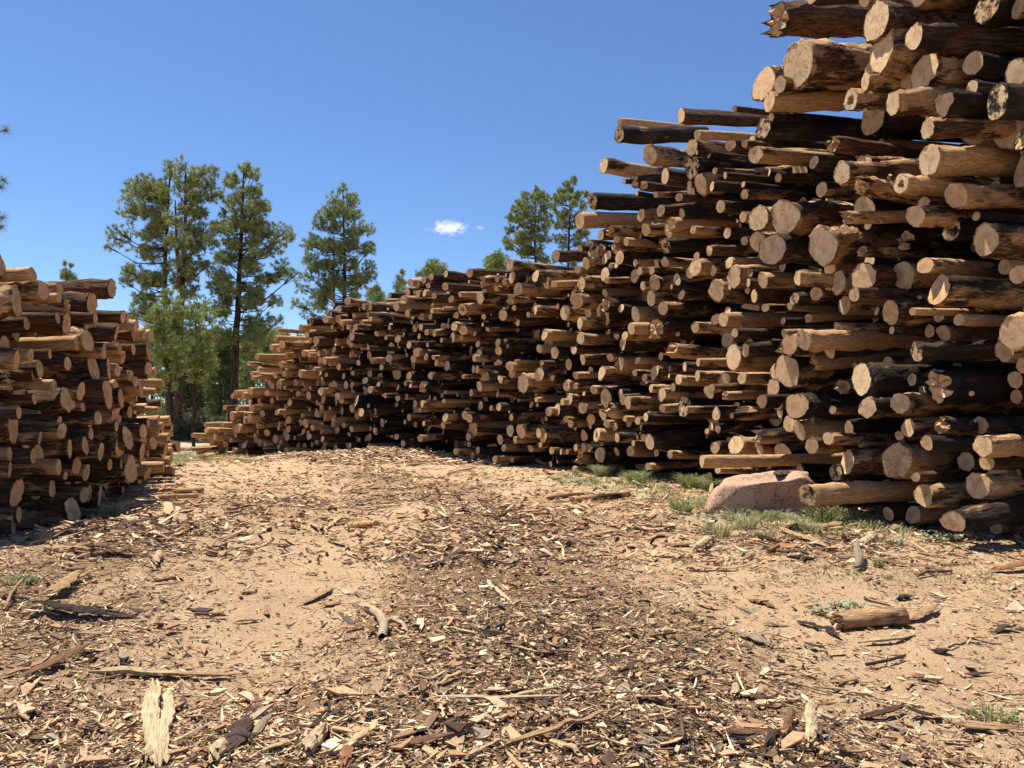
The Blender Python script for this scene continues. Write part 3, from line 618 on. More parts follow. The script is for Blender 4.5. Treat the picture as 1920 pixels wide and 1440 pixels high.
def log_look(l, k):
    f = l['f']; rnd = random.Random(k * 13 + 5)
    char = 0.30 + rnd.random() * 0.2
    peel = 0.44 + rnd.random() * 0.36
    endtone = 0.02 + rnd.random() * 0.38; seed = rnd.random()
    endchar = 0.0
    if l['side'] < 0 or l['px'] < 620: char = 0.2; peel += 0.12; endtone += 0.2
    if not l['tr'] and l['px'] > 640: char += 0.14; peel -= 0.18  # fill logs: shade inside the pile painted in as more char, less peel
    if l['side'] < 0: char = 0.34; peel = 0.42 + rnd.random() * 0.25  # left pile: its shade is put into the bark as a darker colour
    if 'c' in f: char = 0.54; peel = 0.4
    if 'd' in f: char = 0.34
    if 'k' in f: endchar = 0.66; char = max(char, 0.42)
    if 'p' in f: peel = 0.95; char = 0.2 if 'k' not in f else 0.3
    if 'b' in f: peel = 0.28
    if 'o' in f: endtone = 0.85
    if 'r' in f: endtone = 0.65
    fr = lambda s, m: (s * m) % 1
    for _ in range(60):                                # seed picks grey stain: keep it for the grey ones only
        g = fr(seed, 7.31)
        if ('g' in f and g > 0.85) or ('g' not in f and g < 0.84): break
        seed = rnd.random()
    return seed, char, peel, endtone, endchar

stuff_acc = Acc()
ind = []
for k, l in enumerate(LOGS):
    seed, char, peel, et, ec = log_look(l, k)
    isind = k < N_IND
    big = l['h'] > 34
    ns, nr = (28, 18) if (isind and big) else (14, 7) if (isind or l['h'] > 20) else (9, 3)
    ragged = (0.22 if l['h'] > 40 else 0.4) if 's' in l['f'] else 0.0
    l['peel'], l['char'] = peel, char
    bV, bF, back, eV, eF, capf = log_geo(l['r'], l['L'], seed, ns, nr, taper=rl.uniform(0.02, 0.2), ragged=ragged, hollow='h' in l['f'], lobes=rl.choice([0.03, 0.05, 0.08]), knots=3 if big else 1)
    d = l['d']; up = np.array([0, 0, 1.0]); y = np.cross(up, d); y /= np.linalg.norm(y); z = np.cross(d, y)
    Mx = np.stack([d, y, z], 1)
    barkv = np.array([seed, char, peel]); cutv = np.array([seed, ec, et])
    rot = rl.uniform(0, 6.28); c, s_ = math.cos(rot), math.sin(rot); Rx = np.array([[1, 0, 0], [0, c, -s_], [0, s_, c]])
    bV2 = bV @ Rx.T; eV2 = eV @ Rx.T
    stub = None
    if isind and (('s' in l['f']) or rl.random() < 0.22):
        stub = stub_geo(l['r'], rl.uniform(0.15, 0.9), rl.choice([rl.uniform(0.3, 2.8), rl.uniform(3.4, 4.6)]), seed)
    if isind:
        root = empty('log', tuple(l['P']))
        root.rotation_mode = 'QUATERNION'
        root.rotation_quaternion = Matrix([list(Mx[0]), list(Mx[1]), list(Mx[2])]).to_quaternion()
        A = Acc(); A.add(bV2, bF, 0, lc=bV, lv=np.tile(barkv, (len(bV), 1))); A.F.setdefault(back.shape[1], []).append((back, 1, False))
        A.build('bark', [M_BARK, M_CUT], root)
        A = Acc(); A.add(eV2, eF, 0, smooth=False, lc=eV, lv=np.tile(cutv, (len(eV), 1)))
        if capf is not None: A.F.setdefault(capf.shape[1], []).append((capf, 1, False))
        A.build('cut_end', [M_CUT, M_BARK], root)
        if stub:
            A = Acc(); A.add(stub[0], stub[1], 0, lc=stub[0], lv=np.tile(barkv, (len(stub[0]), 1))); A.F.setdefault(7, []).append((stub[2], 1, False))
            A.build('branch_stub', [M_BARK, M_CUT], root)
            l['stub'] = True
        l['obj'] = root; ind.append(l)
    else:
        n0 = stuff_acc.n
        stuff_acc.add(bV2 @ Mx.T + l['P'], bF, 0, lc=bV, lv=np.tile(barkv, (len(bV), 1)))
        stuff_acc.F.setdefault(back.shape[1], []).append((back + n0, 1, False))
        n0 = stuff_acc.n
        stuff_acc.add(eV2 @ Mx.T + l['P'], eF, 1, smooth=False, lc=eV, lv=np.tile(cutv, (len(eV), 1)))
        if capf is not None: stuff_acc.F.setdefault(capf.shape[1], []).append((capf + n0, 0, False))
st = stuff_acc.build('stacked_logs', [M_BARK, M_CUT])
tag(st, 'smaller and deeper cut pine logs packed between the larger logs of both log piles', 'logs', kind='stuff')
print('LOGS', len(LOGS), 'fill', nf, nl)

# labels: look + place, ordinals where a look repeats in the same place
def size_w(l):
    d = 2 * l['r']; return 'very thick' if d > .6 else 'thick' if d > .45 else 'medium' if d > .32 else 'slim' if d > .22 else 'thin'
def end_w(l):
    f = l['f']
    if 'h' in f: return 'hollow'
    if 's' in f: return 'splintered'
    if 'k' in f: return 'charred black'
    if 'o' in f: return 'orange'
    if 'r' in f: return 'reddish'
    if 'g' in f: return 'greyish'
    return 'cream'
def bark_w(l):
    return 'blackened' if l['char'] > .53 else 'peeled' if l['peel'] > .85 else 'full-barked' if l['peel'] < .35 else ''  # covers real charring and the interior shade painted on fill logs
def place_w(l):
    x, y = l['px'], l['py']
    if l['side'] < 0:
        fr = (np.interp(x, *TOPL), 790 + 2365 / np.interp(x, *DL))
        c = 'near left edge' if x < 75 else 'nearer half' if x < 150 else 'farther half' if x < 240 else 'far end'
        p = 'left pile'
    else:
        fr = (max(0, np.interp(x, *TOPR)), 790 + 2365 / np.interp(x, *DR))
        c = 'at far left end' if x < 470 else 'before big pines' if x < 640 else 'left of middle' if x < 800 else 'mid length' if x < 960 else 'below twin far pines' if x < 1100 else 'left of boulder' if x < 1300 else 'just above boulder' if x < 1440 else 'boulder side' if x < 1580 else 'right of boulder' if x < 1740 else 'by right edge'
        p = 'right pile'
    t = (y - fr[0]) / (fr[1] - fr[0])
    rw = 'top' if t < .13 else 'upper' if t < .35 else 'middle' if t < .6 else 'lower' if t < .85 else 'bottom'
    return rw, p, c
groups = {}
for l in ind:
    l['lw'] = (size_w(l), end_w(l), bark_w(l)) + place_w(l)
    groups.setdefault(l['lw'], []).append(l)
ordn = ['leftmost', 'second from left', 'third from left', 'fourth from left', 'fifth from left', 'sixth from left', 'seventh from left']
for key, ls in groups.items():
    ls.sort(key=lambda q: q['px'])
    sz, en, bk, rw, p, c = key
    for i_, l in enumerate(ls):
        lab = f"{sz} {bk + ' ' if bk else ''}log with {en} end, {rw} {p}, {c}"
        if len(ls) > 1: lab += ', ' + (ordn[i_] if i_ < len(ls) - 1 or i_ == 0 else 'rightmost')
        tag(l['obj'], lab, 'log', 'logs stacked in the left pile' if l['side'] < 0 else 'logs stacked in the right pile')

# ------------------------------------------------------------------ boulder
def boulder():
    c = gpix(1440, 958); Y = 13.15
    ctr = pix(1436, 925, Y); ctr[2] = hz(ctr[0], ctr[1])
    import bmesh
    bm = bmesh.new(); bmesh.ops.create_icosphere(bm, subdivisions=5, radius=1.0)
    for v in bm.verts:
        p = v.co
        n = (vnoise(p.x * 1.3 + 4, p.y * 1.3 + p.z * 1.7) - .5) * 0.45 + (vnoise(p.x * 4 + 9, p.z * 4 + p.y * 3) - .5) * 0.13 + (fbm(p.x * 11 + 9, p.z * 11 + p.y * 7, 3) - .5) * 0.09
        s = 1 + float(n)
        x, y, z = p.x * s, p.y * s, p.z * s
        zt_ = 0.62 + 0.14 * x + 0.16 * float(fbm(p.x * 1.7 + 3, p.y * 1.7 + 8, 3) - .5) * 2
        z = zt_ + (z - zt_) * 0.25 if z > zt_ else z
        yc = -0.70 - 0.30 * z + .18 * math.sin(3.1 * x + 1)
        y = yc + (y - yc) * 0.35 if y < yc else y
        x += 0.18 * z
        v.co = Vector((x * 1.02, y * 0.66, z * 0.90 + 0.0))
    me = bpy.data.meshes.new('boulder'); bm.to_mesh(me); bm.free()
    for p in me.polygons: p.use_smooth = True
    me.materials.append(M_ROCK)
    o = link(bpy.data.objects.new('boulder', me)); o.location = (ctr[0], ctr[1], ctr[2] - 0.04)
    tag(o, 'reddish sandstone boulder half shaded at the foot of the right log pile', 'boulder')
boulder()

# ------------------------------------------------------------------ loose debris one can pick out
PAL = dict(pale=(0.58, 0.42, 0.24), tan=(0.44, 0.28, 0.15), grey=(0.32, 0.25, 0.18), brown=(0.20, 0.11, 0.06), dark=(0.075, 0.05, 0.038), char=(0.03, 0.025, 0.022), red=(0.32, 0.15, 0.08), white=(0.66, 0.50, 0.30))
def piece(name, label, cat, x0, y0, x1, y1, wpx, colr, kind='stick', lift=0.0, curve=0.0, colr2=None, group=None, tip=0.0):
    """a fallen piece from ground pixel (x0,y0) to (x1,y1); wpx = its thickness in photograph pixels"""
    A0, A1 = gpix(x0, y0), gpix(x1, y1)
    L = np.linalg.norm(A1 - A0); Y = (A0[1] + A1[1]) / 2; w = wpx * Y / FPX
    d = (A1 - A0) / L
    g = np.random.default_rng(int(x0 * 7 + y0 * 13))
    n = 16 if L > 0.25 else 8
    ts = np.linspace(0, 1, n)
    side = np.array([-d[1], d[0], 0]); side /= np.linalg.norm(side)
    if kind == 'stick': prof = [(math.cos(q), math.sin(q)) for q in np.arange(8) * math.pi / 4]; W, H = w / 2, w / 2
    elif kind == 'board': prof = [(-1, -.5), (-.5, -.9), (.5, -.8), (1, -.4), (.9, .5), (.2, .9), (-.5, .7), (-.95, .5)]; W, H = w * 0.58, w * 0.26
    elif kind == 'chunk':
        w *= 0.7; prof = [(-1, -.7), (-.3, -1), (.6, -.9), (1, -.3), (.85, .5), (.2, 1), (-.5, .8), (-.95, .2)]; W, H = w * .6, w * .5
    else:  # bark slab: an arched sheet
        m_ = 6; th = max(0.007, w * 0.10)
        top = [(-1 + 2 * q / (m_ - 1), 0.32 * (1 - (-1 + 2 * q / (m_ - 1)) ** 2)) for q in range(m_)]
        prof = top + [(a * .97, b - th / (w * .62)) for a, b in reversed(top)]; W, H = w * .62, w * .62
    prof = np.array(prof); K = len(prof)
    V = np.zeros((n, K, 3))
    sw = g.uniform(-1, 1, 4)
    for i_, t in enumerate(ts):
        e = min(1, 0.45 + 3.2 * min(t, 1 - t)) if kind != 'stick' else (1 - 0.25 * t)
        if kind in ('slab', 'board', 'chunk'): e *= 1 + g.normal(0, 0.13)
        c = A0 + (A1 - A0) * t
        c = c + side * (0.04 * L * sw[0] * math.sin(3.1 * t) + 0.015 * L * sw[1] * math.sin(7 * t))
        c[2] = max(c[2], hz(c[0], c[1])) * 1.0 + 0.012 + 0.018 * float(density(c[0], c[1])) * (1 if c[1] < 9 else 1.6) + H * 0.75 * (0.4 if kind == 'slab' else 1) + lift * t + curve * L * (2 * t - 1) ** 2 + tip * t * L
        jit = g.normal(0, 0.10 if kind != 'stick' else 0.05, K)
        V[i_] = c + side * (prof[:, 0] * W * e * (1 + jit))[:, None] + np.array([0, 0, 1]) * (prof[:, 1] * H * e * (1 + jit))[:, None]
        if i_ in (0, n - 1) and kind != 'stick' or (i_ in (0, n - 1) and g.random() < .5):
            V[i_] += d * (g.normal(0, 0.8 * w, K))[:, None]
    i, j = np.meshgrid(np.arange(n - 1), np.arange(K), indexing='ij')
    F = np.stack([i * K + j, i * K + (j + 1) % K, (i + 1) * K + (j + 1) % K, (i + 1) * K + j], -1).reshape(-1, 4)
    V = V.reshape(-1, 3); org = A0.copy()
    lc = np.stack([(V - A0) @ d, (V - A0) @ side, V[:, 2]], -1)
    c1 = np.array(PAL[colr] + (1,)); c2 = np.array(PAL[colr2 or colr] + (1,))
    up = np.tile((prof[:, 1] > (0.0 if kind != 'slab' else -1))[None], (n, 1)).reshape(-1)
    if kind == 'slab': up = np.tile(np.arange(K)[None] < K // 2, (n, 1)).reshape(-1)
    colv = np.where(up[:, None], c1, c2)
    A = Acc(); A.add(V - org, [F], 0, smooth=(kind == 'stick'), lc=lc, col=colv)
    caps = np.array([[q for q in range(K)][::-1], [(n - 1) * K + q for q in range(K)]]); A.F.setdefault(K, []).append((caps, 0, False))
    o = A.build(name, M_WOOD); o.location = org
    tag(o, label, cat, group)
    return o
def L_(x, y): return x / 2.667, 900 + y / 2.667
def M_(x, y): return 540 + x / 2.743, 960 + y / 2.743
def R_(x, y): return 1200 + x / 2.667, 960 + y / 2.667
def T_(x, y): return 900 + x / 3.2, 820 + y / 3.2
def F_(x, y): return 300 + x / 3.2, 780 + y / 3.2
def pc(fn, x0, y0, x1, y1, w, name, label, cat, colr, kind, sc_=None, **kw):
    a = fn(x0, y0); b = fn(x1, y1)
    k = {L_: 2.667, M_: 2.743, R_: 2.667, T_: 3.2, F_: 3.2}[fn]
    return piece(name, label, cat, a[0], a[1], b[0], b[1], w / k, colr, kind, **kw)
D = [
 (M_, 760, 975, 1390, 975, 26, 'wood_splinter', 'long pale straight splinter lying level in the centre foreground', 'splinter', 'white', 'board', {}),
 (M_, 990, 962, 1430, 938, 22, 'wood_splinter', 'pale splinter end lying across the long straight splinter', 'splinter', 'pale', 'board', dict(lift=.02)),
 (M_, 920, 1290, 1130, 1210, 22, 'wood_splinter', 'short pale splinter continuing the sloping stick at bottom centre', 'splinter', 'pale', 'board', {}),
 (M_, 1120, 1225, 1640, 1090, 34, 'wood_splinter', 'long weathered split stick sloping up to the right at bottom centre', 'splinter', 'tan', 'board', dict(lift=.03)),
 (M_, 590, 845, 655, 910, 12, 'twig', 'short straight twig left of the forked twig in the centre foreground', 'twig', 'tan', 'stick', {}),
 (M_, 640, 870, 740, 905, 15, 'twig', 'thin brown twig reaching down to the long straight splinter', 'twig', 'tan', 'stick', dict(lift=.02)),
 (M_, 735, 905, 775, 965, 18, 'twig', 'crooked twig tip touching the left end of the long splinter', 'twig', 'tan', 'stick', {}),
 (M_, 740, 940, 935, 850, 20, 'wood_splinter', 'pale splinter slanting up right behind the long straight splinter', 'splinter', 'pale', 'board', {}),
 (M_, 640, 960, 820, 845, 16, 'wood_splinter', 'narrow splinter beside the brown twigs, parallel to the slanting splinter', 'splinter', 'pale', 'board', {}),
 (M_, 1030, 368, 1135, 468, 20, 'wood_splinter', 'pale stick pointing down right, upper centre of the chip strip', 'stick', 'white', 'board', {}),
 (M_, 1140, 478, 1205, 515, 24, 'wood_splinter', 'broken piece just below the pale stick in the chip strip', 'splinter', 'tan', 'board', {}),
 (M_, 1170, 692, 1278, 745, 22, 'wood_splinter', 'short white sliver right of centre in the chip strip', 'splinter', 'white', 'board', {}),
 (M_, 820, 630, 970, 635, 16, 'wood_splinter', 'small pale sliver right of the forked branch', 'splinter', 'pale', 'board', {}),
 (M_, 590, 505, 735, 500, 14, 'wood_splinter', 'thin pale sliver beside the top of the forked branch', 'splinter', 'pale', 'board', {}),
 (M_, 345, 80, 455, 82, 34, 'log_chunk', 'short brown log chunk lying alone on the far track', 'log', 'grey', 'stick', {}),
 (M_, 210, 90, 265, 35, 20, 'wood_splinter', 'pale blade-shaped splinter left of the lone log chunk', 'splinter', 'pale', 'board', {}),
 (M_, 670, 180, 860, 190, 18, 'wood_splinter', 'pale frayed splinter on the track below the lone log chunk', 'splinter', 'white', 'board', {}),
 (M_, 560, 1190, 710, 1140, 44, 'bark_slab', 'curved tan bark strip at bottom centre above the large bark plate', 'bark', 'tan', 'slab', dict(colr2='brown')),
 (M_, 560, 1235, 800, 1190, 60, 'bark_slab', 'large flat brown bark plate at bottom centre', 'bark', 'brown', 'slab', dict(colr2='tan')),
 (M_, 880, 1290, 900, 1180, 26, 'wood_splinter', 'upright-looking pale splinter left of the long weathered stick', 'splinter', 'pale', 'board', {}),
 (M_, 765, 1310, 815, 1262, 22, 'wood_splinter', 'pale splinter stub at the bottom edge left of the pale upright splinter', 'splinter', 'pale', 'board', {}),
 (M_, 1330, 1200, 1500, 1290, 34, 'wood_splinter', 'pale forked splinter right of the long weathered stick', 'splinter', 'pale', 'board', {}),
 (M_, 80, 1290, 165, 1215, 70, 'wood_chunk', 'thick pale wood chunk at the bottom edge, left of centre', 'wood chunk', 'white', 'chunk', {}),
 (M_, 290, 1330, 300, 1230, 44, 'bark_slab', 'reddish bark flake standing out at the bottom edge', 'bark', 'red', 'slab', {}),
 (M_, 80, 480, 220, 400, 34, 'bark_slab', 'tan bark strip left of the forked branch', 'bark', 'tan', 'slab', dict(colr2='brown')),
 (M_, 185, 495, 270, 475, 30, 'bark_slab', 'small bark flake between the tan strip and the forked branch', 'bark', 'tan', 'slab', {}),
 (M_, 340, 190, 465, 155, 24, 'bark_slab', 'tan bark strip on the track left of the frayed splinter', 'bark', 'tan', 'slab', {}),
 (M_, 1530, 130, 1710, 105, 24, 'bark_slab', 'lit bark strip near the boards at the right side of the track', 'bark', 'tan', 'slab', dict(colr2='dark')),
 (L_, 490, 985, 850, 990, 62, 'wood_splinter', 'thick split log piece lying level above the pale forked slab', 'splinter', 'pale', 'board', {}),
 (L_, 850, 985, 1160, 992, 34, 'wood_splinter', 'thinner tail of split wood beside the thick split piece', 'splinter', 'tan', 'board', {}),
 (L_, 800, 1440, 780, 1045, 66, 'wood_slab', 'long pale split slab pointing away from the camera at bottom left', 'wood slab', 'white', 'board', {}),
 (L_, 835, 1440, 845, 1100, 52, 'wood_slab', 'second prong of pale split wood right of the long slab', 'wood slab', 'white', 'board', dict(lift=.01)),
 (L_, 750, 1430, 770, 1250, 60, 'wood_slab', 'broad broken piece left of the long pale slab', 'wood slab', 'pale', 'board', {}),
 (L_, 220, 700, 560, 690, 75, 'bark_slab', 'large dark rough bark slab in the left foreground', 'bark', 'char', 'slab', dict(colr2='dark')),
 (L_, 10, 1000, 320, 935, 30, 'wood_splinter', 'long tan splinter slanting up at the left edge', 'splinter', 'tan', 'board', {}),
 (L_, 150, 990, 440, 885, 48, 'bark_slab', 'long brown bark strip beside the tan splinter at left', 'bark', 'brown', 'slab', dict(lift=.06)),
 (L_, 1195, 720, 1290, 705, 20, 'wood_splinter', 'thin sliver on sand left of centre', 'splinter', 'tan', 'board', {}),
 (L_, 975, 685, 1110, 692, 24, 'wood_splinter', 'small brown stick on the sandy left rut', 'stick', 'brown', 'stick', {}),
 (L_, 780, 522, 880, 515, 18, 'wood_splinter', 'small dark stick farther up the sandy left rut', 'stick', 'brown', 'stick', {}),
 (L_, 420, 1232, 545, 1280, 14, 'twig', 'thin pale twig left of the long pale slab', 'twig', 'pale', 'stick', {}),
 (L_, 1070, 1440, 1110, 1365, 90, 'wood_chunk', 'blocky pale chunk at the bottom edge right of the pale slabs', 'wood chunk', 'white', 'chunk', {}),
 (L_, 1500, 1410, 1600, 1330, 66, 'wood_chunk', 'pale split chunk at the bottom left of centre beside dark bark', 'wood chunk', 'white', 'chunk', {}),
 (L_, 1150, 1385, 1230, 1240, 80, 'bark_slab', 'dark lumpy bark slab at bottom left of centre', 'bark', 'dark', 'slab', {}),
 (L_, 1270, 1310, 1350, 1200, 30, 'bark_slab', 'greyish bark strip leaning by the dark lumpy bark', 'bark', 'grey', 'slab', {}),
 (L_, 1300, 1395, 1430, 1355, 26, 'wood_splinter', 'pale sliver below the dark lumpy bark', 'splinter', 'pale', 'board', {}),
 (L_, 600, 250, 840, 205, 34, 'bark_slab', 'long dark bark slab by the foot of the left pile', 'bark', 'dark', 'slab', {}),
 (L_, 470, 195, 650, 215, 16, 'wood_splinter', 'pale sliver by the foot of the left pile', 'splinter', 'pale', 'board', {}),
 (L_, 790, 120, 835, 190, 34, 'wood_splinter', 'pale blade of wood pointing at the camera by the left pile', 'splinter', 'pale', 'board', {}),
 (L_, 610, 130, 660, 118, 28, 'wood_chunk', 'small pale chunk by the far base of the left pile', 'wood chunk', 'pale', 'chunk', {}),
 (L_, 180, 325, 325, 285, 44, 'wood_chunk', 'broken pale-edged chunk in front of the left pile', 'wood chunk', 'tan', 'board', dict(lift=.05)),
 (L_, 250, 340, 430, 365, 46, 'bark_slab', 'tan bark sheet on the bank before the left pile', 'bark', 'tan', 'slab', {}),
 (L_, 450, 370, 730, 385, 54, 'bark_slab', 'dark ragged bark sheet on the bank before the left pile', 'bark', 'brown', 'slab', dict(curve=.05)),
 (L_, 240, 610, 370, 520, 60, 'bark_slab', 'curled tan bark piece at left, behind the dark rough slab', 'bark', 'tan', 'slab', dict(colr2='brown', lift=.05)),
 (L_, 350, 530, 460, 490, 26, 'wood_splinter', 'tan stick beyond the curled bark piece', 'stick', 'tan', 'board', dict(lift=.04)),
 (L_, 20, 590, 180, 605, 50, 'bark_slab', 'dark brown bark pile piece at the left edge', 'bark', 'brown', 'slab', dict(curve=.05)),
 (L_, 20, 670, 105, 580, 18, 'wood_splinter', 'thin leaning stick at the left edge', 'stick', 'tan', 'stick', dict(lift=.1)),
 (L_, 790, 430, 800, 375, 40, 'wood_chunk', 'small pale stump-like chunk on the bank left of the rut', 'wood chunk', 'pale', 'chunk', {}),
 (F_, 80, 470, 260, 460, 34, 'fallen_log', 'small pale log lying at the far foot of the left pile', 'log', 'pale', 'stick', {}),
 (F_, 0, 500, 230, 492, 30, 'fallen_log', 'second small log in front of the pale one, left pile foot', 'log', 'tan', 'stick', {}),
 (F_, 1190, 560, 1440, 552, 16, 'wood_splinter', 'long thin pale slat on the far track', 'splinter', 'white', 'board', {}),
 (F_, 1310, 530, 1440, 540, 14, 'wood_splinter', 'thin brown slat just behind the long pale slat', 'splinter', 'brown', 'board', {}),
 (F_, 1110, 475, 1230, 468, 16, 'bark_slab', 'small dark bark strip on the far track', 'bark', 'brown', 'slab', {}),
 (F_, 1490, 300, 1690, 292, 12, 'wood_splinter', 'thin pale stick before the middle of the right pile', 'stick', 'pale', 'stick', {}),
 (F_, 1500, 240, 1650, 210, 26, 'fallen_log', 'small loose log at the foot of the right pile, mid length', 'log', 'tan', 'stick', {}),
 (F_, 1730, 355, 1890, 315, 14, 'wood_splinter', 'thin slanting stick before the right pile', 'stick', 'pale', 'stick', {}),
 (F_, 245, 265, 380, 235, 26, 'fallen_log', 'loose peeled log at the far left foot of the right pile', 'log', 'tan', 'stick', {}),
 (T_, 555, 400, 880, 365, 40, 'fallen_log', 'weathered grey log lying by the grass left of the boulder', 'log', 'grey', 'stick', {}),
 (T_, 410, 375, 625, 352, 26, 'wood_splinter', 'dark stick left of the weathered grey log', 'stick', 'tan', 'stick', {}),
 (T_, 490, 425, 612, 445, 30, 'wood_chunk', 'short pale board below the weathered grey log', 'wood chunk', 'pale', 'chunk', {}),
 (T_, 840, 545, 1010, 530, 18, 'wood_splinter', 'bright flat slat at right side of the track', 'splinter', 'white', 'board', {}),
 (T_, 1000, 535, 1190, 548, 18, 'wood_splinter', 'slat continuing right of the bright flat slat', 'splinter', 'pale', 'board', {}),
 (T_, 640, 515, 810, 535, 16, 'wood_splinter', 'thin slat left of the bright flat slat', 'splinter', 'pale', 'board', {}),
 (T_, 680, 590, 840, 585, 28, 'wood_chunk', 'half-round pale splinter below the bright flat slat', 'wood chunk', 'pale', 'board', dict(lift=.03)),
 (T_, 990, 582, 1240, 582, 24, 'bark_slab', 'long tan bark strip below the slats at right of track', 'bark', 'tan', 'slab', {}),
 (T_, 1100, 650, 1280, 660, 36, 'bark_slab', 'pinkish bark piece left of the bright split chunk', 'bark', 'red', 'slab', dict(curve=.04)),
 (T_, 1120, 675, 1280, 712, 12, 'twig', 'thin twig pointing at the bright split chunk', 'twig', 'pale', 'stick', {}),
 (T_, 1290, 690, 1385, 610, 52, 'wood_chunk', 'bright split wood chunk standing on sand below the boulder', 'wood chunk', 'white', 'chunk', dict(lift=.05)),
 (T_, 1235, 810, 1710, 800, 36, 'bark_slab', 'long upcurved bark strip on the sand at right', 'bark', 'tan', 'slab', dict(colr2='brown', curve=.10)),
 (T_, 1580, 750, 1650, 715, 30, 'wood_chunk', 'small brown chunk above the upcurved bark strip', 'wood chunk', 'tan', 'chunk', {}),
 (T_, 970, 440, 1020, 410, 14, 'twig', 'small stick near the green tuft', 'twig', 'tan', 'stick', {}),
 (R_, 730, 80, 1010, 85, 52, 'bark_slab', 'tan bark sheet with dark edge on the grass before the boulder', 'bark', 'tan', 'slab', dict(colr2='brown', curve=.04)),
 (R_, 695, 122, 905, 170, 40, 'bark_slab', 'curved bark board casting shade below the tan bark sheet', 'bark', 'tan', 'slab', dict(colr2='brown')),
 (R_, 640, 215, 740, 150, 24, 'wood_splinter', 'reddish stick left of the curved bark board', 'stick', 'red', 'stick', {}),
 (R_, 1245, 105, 1360, 50, 34, 'bark_slab', 'raised bark slab tip beside the lowest right logs', 'bark', 'tan', 'slab', dict(lift=.10)),
 (R_, 1115, 145, 1180, 135, 46, 'wood_chunk', 'bright pale block near the grey-green weed', 'wood chunk', 'white', 'chunk', {}),
 (R_, 1180, 245, 1490, 295, 34, 'bark_slab', 'long dark bark strip on the sand in front of the lowest log', 'bark', 'brown', 'slab', {}),
 (R_, 1490, 275, 1572, 275, 36, 'wood_chunk', 'pale wood block at the end of the long dark bark strip', 'wood chunk', 'tan', 'chunk', {}),
 (R_, 1765, 300, 1940, 290, 50, 'bark_slab', 'reddish bark sheet at the right edge in the pile shade', 'bark', 'red', 'slab', dict(lift=.05)),
 (R_, 1380, 350, 1560, 305, 18, 'twig', 'dark twig below the pale wood block', 'twig', 'brown', 'stick', {}),
 (R_, 760, 252, 872, 252, 30, 'charcoal_chunk', 'flat black charcoal chunk left of the upright stub', 'charcoal', 'char', 'chunk', {}),
 (R_, 960, 250, 1050, 252, 18, 'bark_slab', 'small dark bark flake beside the upright stub', 'bark', 'brown', 'slab', {}),
 (R_, 1075, 300, 1080, 240, 44, 'wood_chunk', 'upright grey wood stub standing on the sand', 'wood chunk', 'grey', 'chunk', dict(lift=.16)),
 (R_, 1290, 445, 1345, 440, 32, 'charcoal_chunk', 'round black charcoal lump on sand above the short log', 'charcoal', 'char', 'chunk', {}),
 (R_, 985, 590, 1330, 565, 95, 'fallen_log', 'short charred grey log lying on the sand at right', 'log', 'grey', 'stick', dict(colr2='dark')),
 (R_, 1325, 555, 1478, 505, 44, 'bark_slab', 'tan bark slab leaning behind the short charred log', 'bark', 'tan', 'slab', dict(lift=.04)),
 (R_, 1120, 650, 1350, 637, 34, 'wood_splinter', 'cream splinter in front of the short charred log', 'splinter', 'pale', 'board', {}),
 (R_, 790, 565, 985, 625, 30, 'bark_slab', 'black bark slab under the left end of the short log', 'bark', 'char', 'slab', {}),
 (R_, 630, 565, 730, 582, 24, 'bark_slab', 'small grey bark blade left of the short log', 'bark', 'grey', 'slab', {}),
 (R_, 500, 615, 650, 680, 42, 'bark_slab', 'flat grey bark piece between chips and sand', 'bark', 'grey', 'slab', {}),
 (R_, 825, 690, 920, 685, 20, 'bark_slab', 'small dark bark bit below the short log', 'bark', 'dark', 'slab', {}),
 (R_, 1130, 780, 1325, 735, 18, 'twig', 'dark thin twig on the sand below the short log', 'twig', 'dark', 'stick', {}),
 (R_, 960, 870, 1085, 850, 30, 'wood_chunk', 'tan wood bit below the dark thin twig', 'wood chunk', 'tan', 'board', {}),
 (R_, 745, 868, 955, 915, 12, 'wood_splinter', 'left one of two thin straight sticks on the sand', 'stick', 'pale', 'stick', {}),
 (R_, 860, 890, 1100, 915, 14, 'wood_splinter', 'right one of two thin straight sticks on the sand', 'stick', 'pale', 'stick', {}),
 (R_, 1000, 942, 1420, 995, 16, 'wood_splinter', 'long thin pale stick on the sand at lower right', 'stick', 'white', 'stick', {}),
 (R_, 1120, 1000, 1285, 998, 40, 'bark_slab', 'oval dark bark flake on the sand at lower right', 'bark', 'dark', 'slab', {}),
 (R_, 1365, 1010, 1460, 1035, 36, 'bark_slab', 'dark grey bark flake right of the oval flake', 'bark', 'dark', 'slab', {}),
 (R_, 1225, 1065, 1340, 1115, 24, 'bark_slab', 'grey bark strip below the oval flake', 'bark', 'grey', 'slab', {}),
 (R_, 1600, 1090, 1840, 1108, 60, 'bark_slab', 'wide tan bark slab at the lower right corner', 'bark', 'tan', 'slab', dict(colr2='brown', curve=.05)),
 (R_, 1775, 625, 1865, 622, 30, 'bark_slab', 'dark bark flake near the right edge', 'bark', 'dark', 'slab', {}),
 (R_, 1470, 710, 1545, 700, 36, 'charcoal_chunk', 'flat dark charcoal piece right of the short log', 'charcoal', 'dark', 'chunk', {}),
 (R_, 1545, 690, 1695, 680, 10, 'twig', 'thin black twig right of the charcoal piece', 'twig', 'dark', 'stick', {}),
 (R_, 1640, 825, 1745, 820, 26, 'bark_slab', 'dark bark scrap near the right edge, middle of sand', 'bark', 'dark', 'slab', {}),
 (R_, 850, 1200, 860, 1085, 64, 'wood_chunk', 'bright pale wood block sticking up at bottom right of centre', 'wood chunk', 'white', 'chunk', dict(lift=.10)),
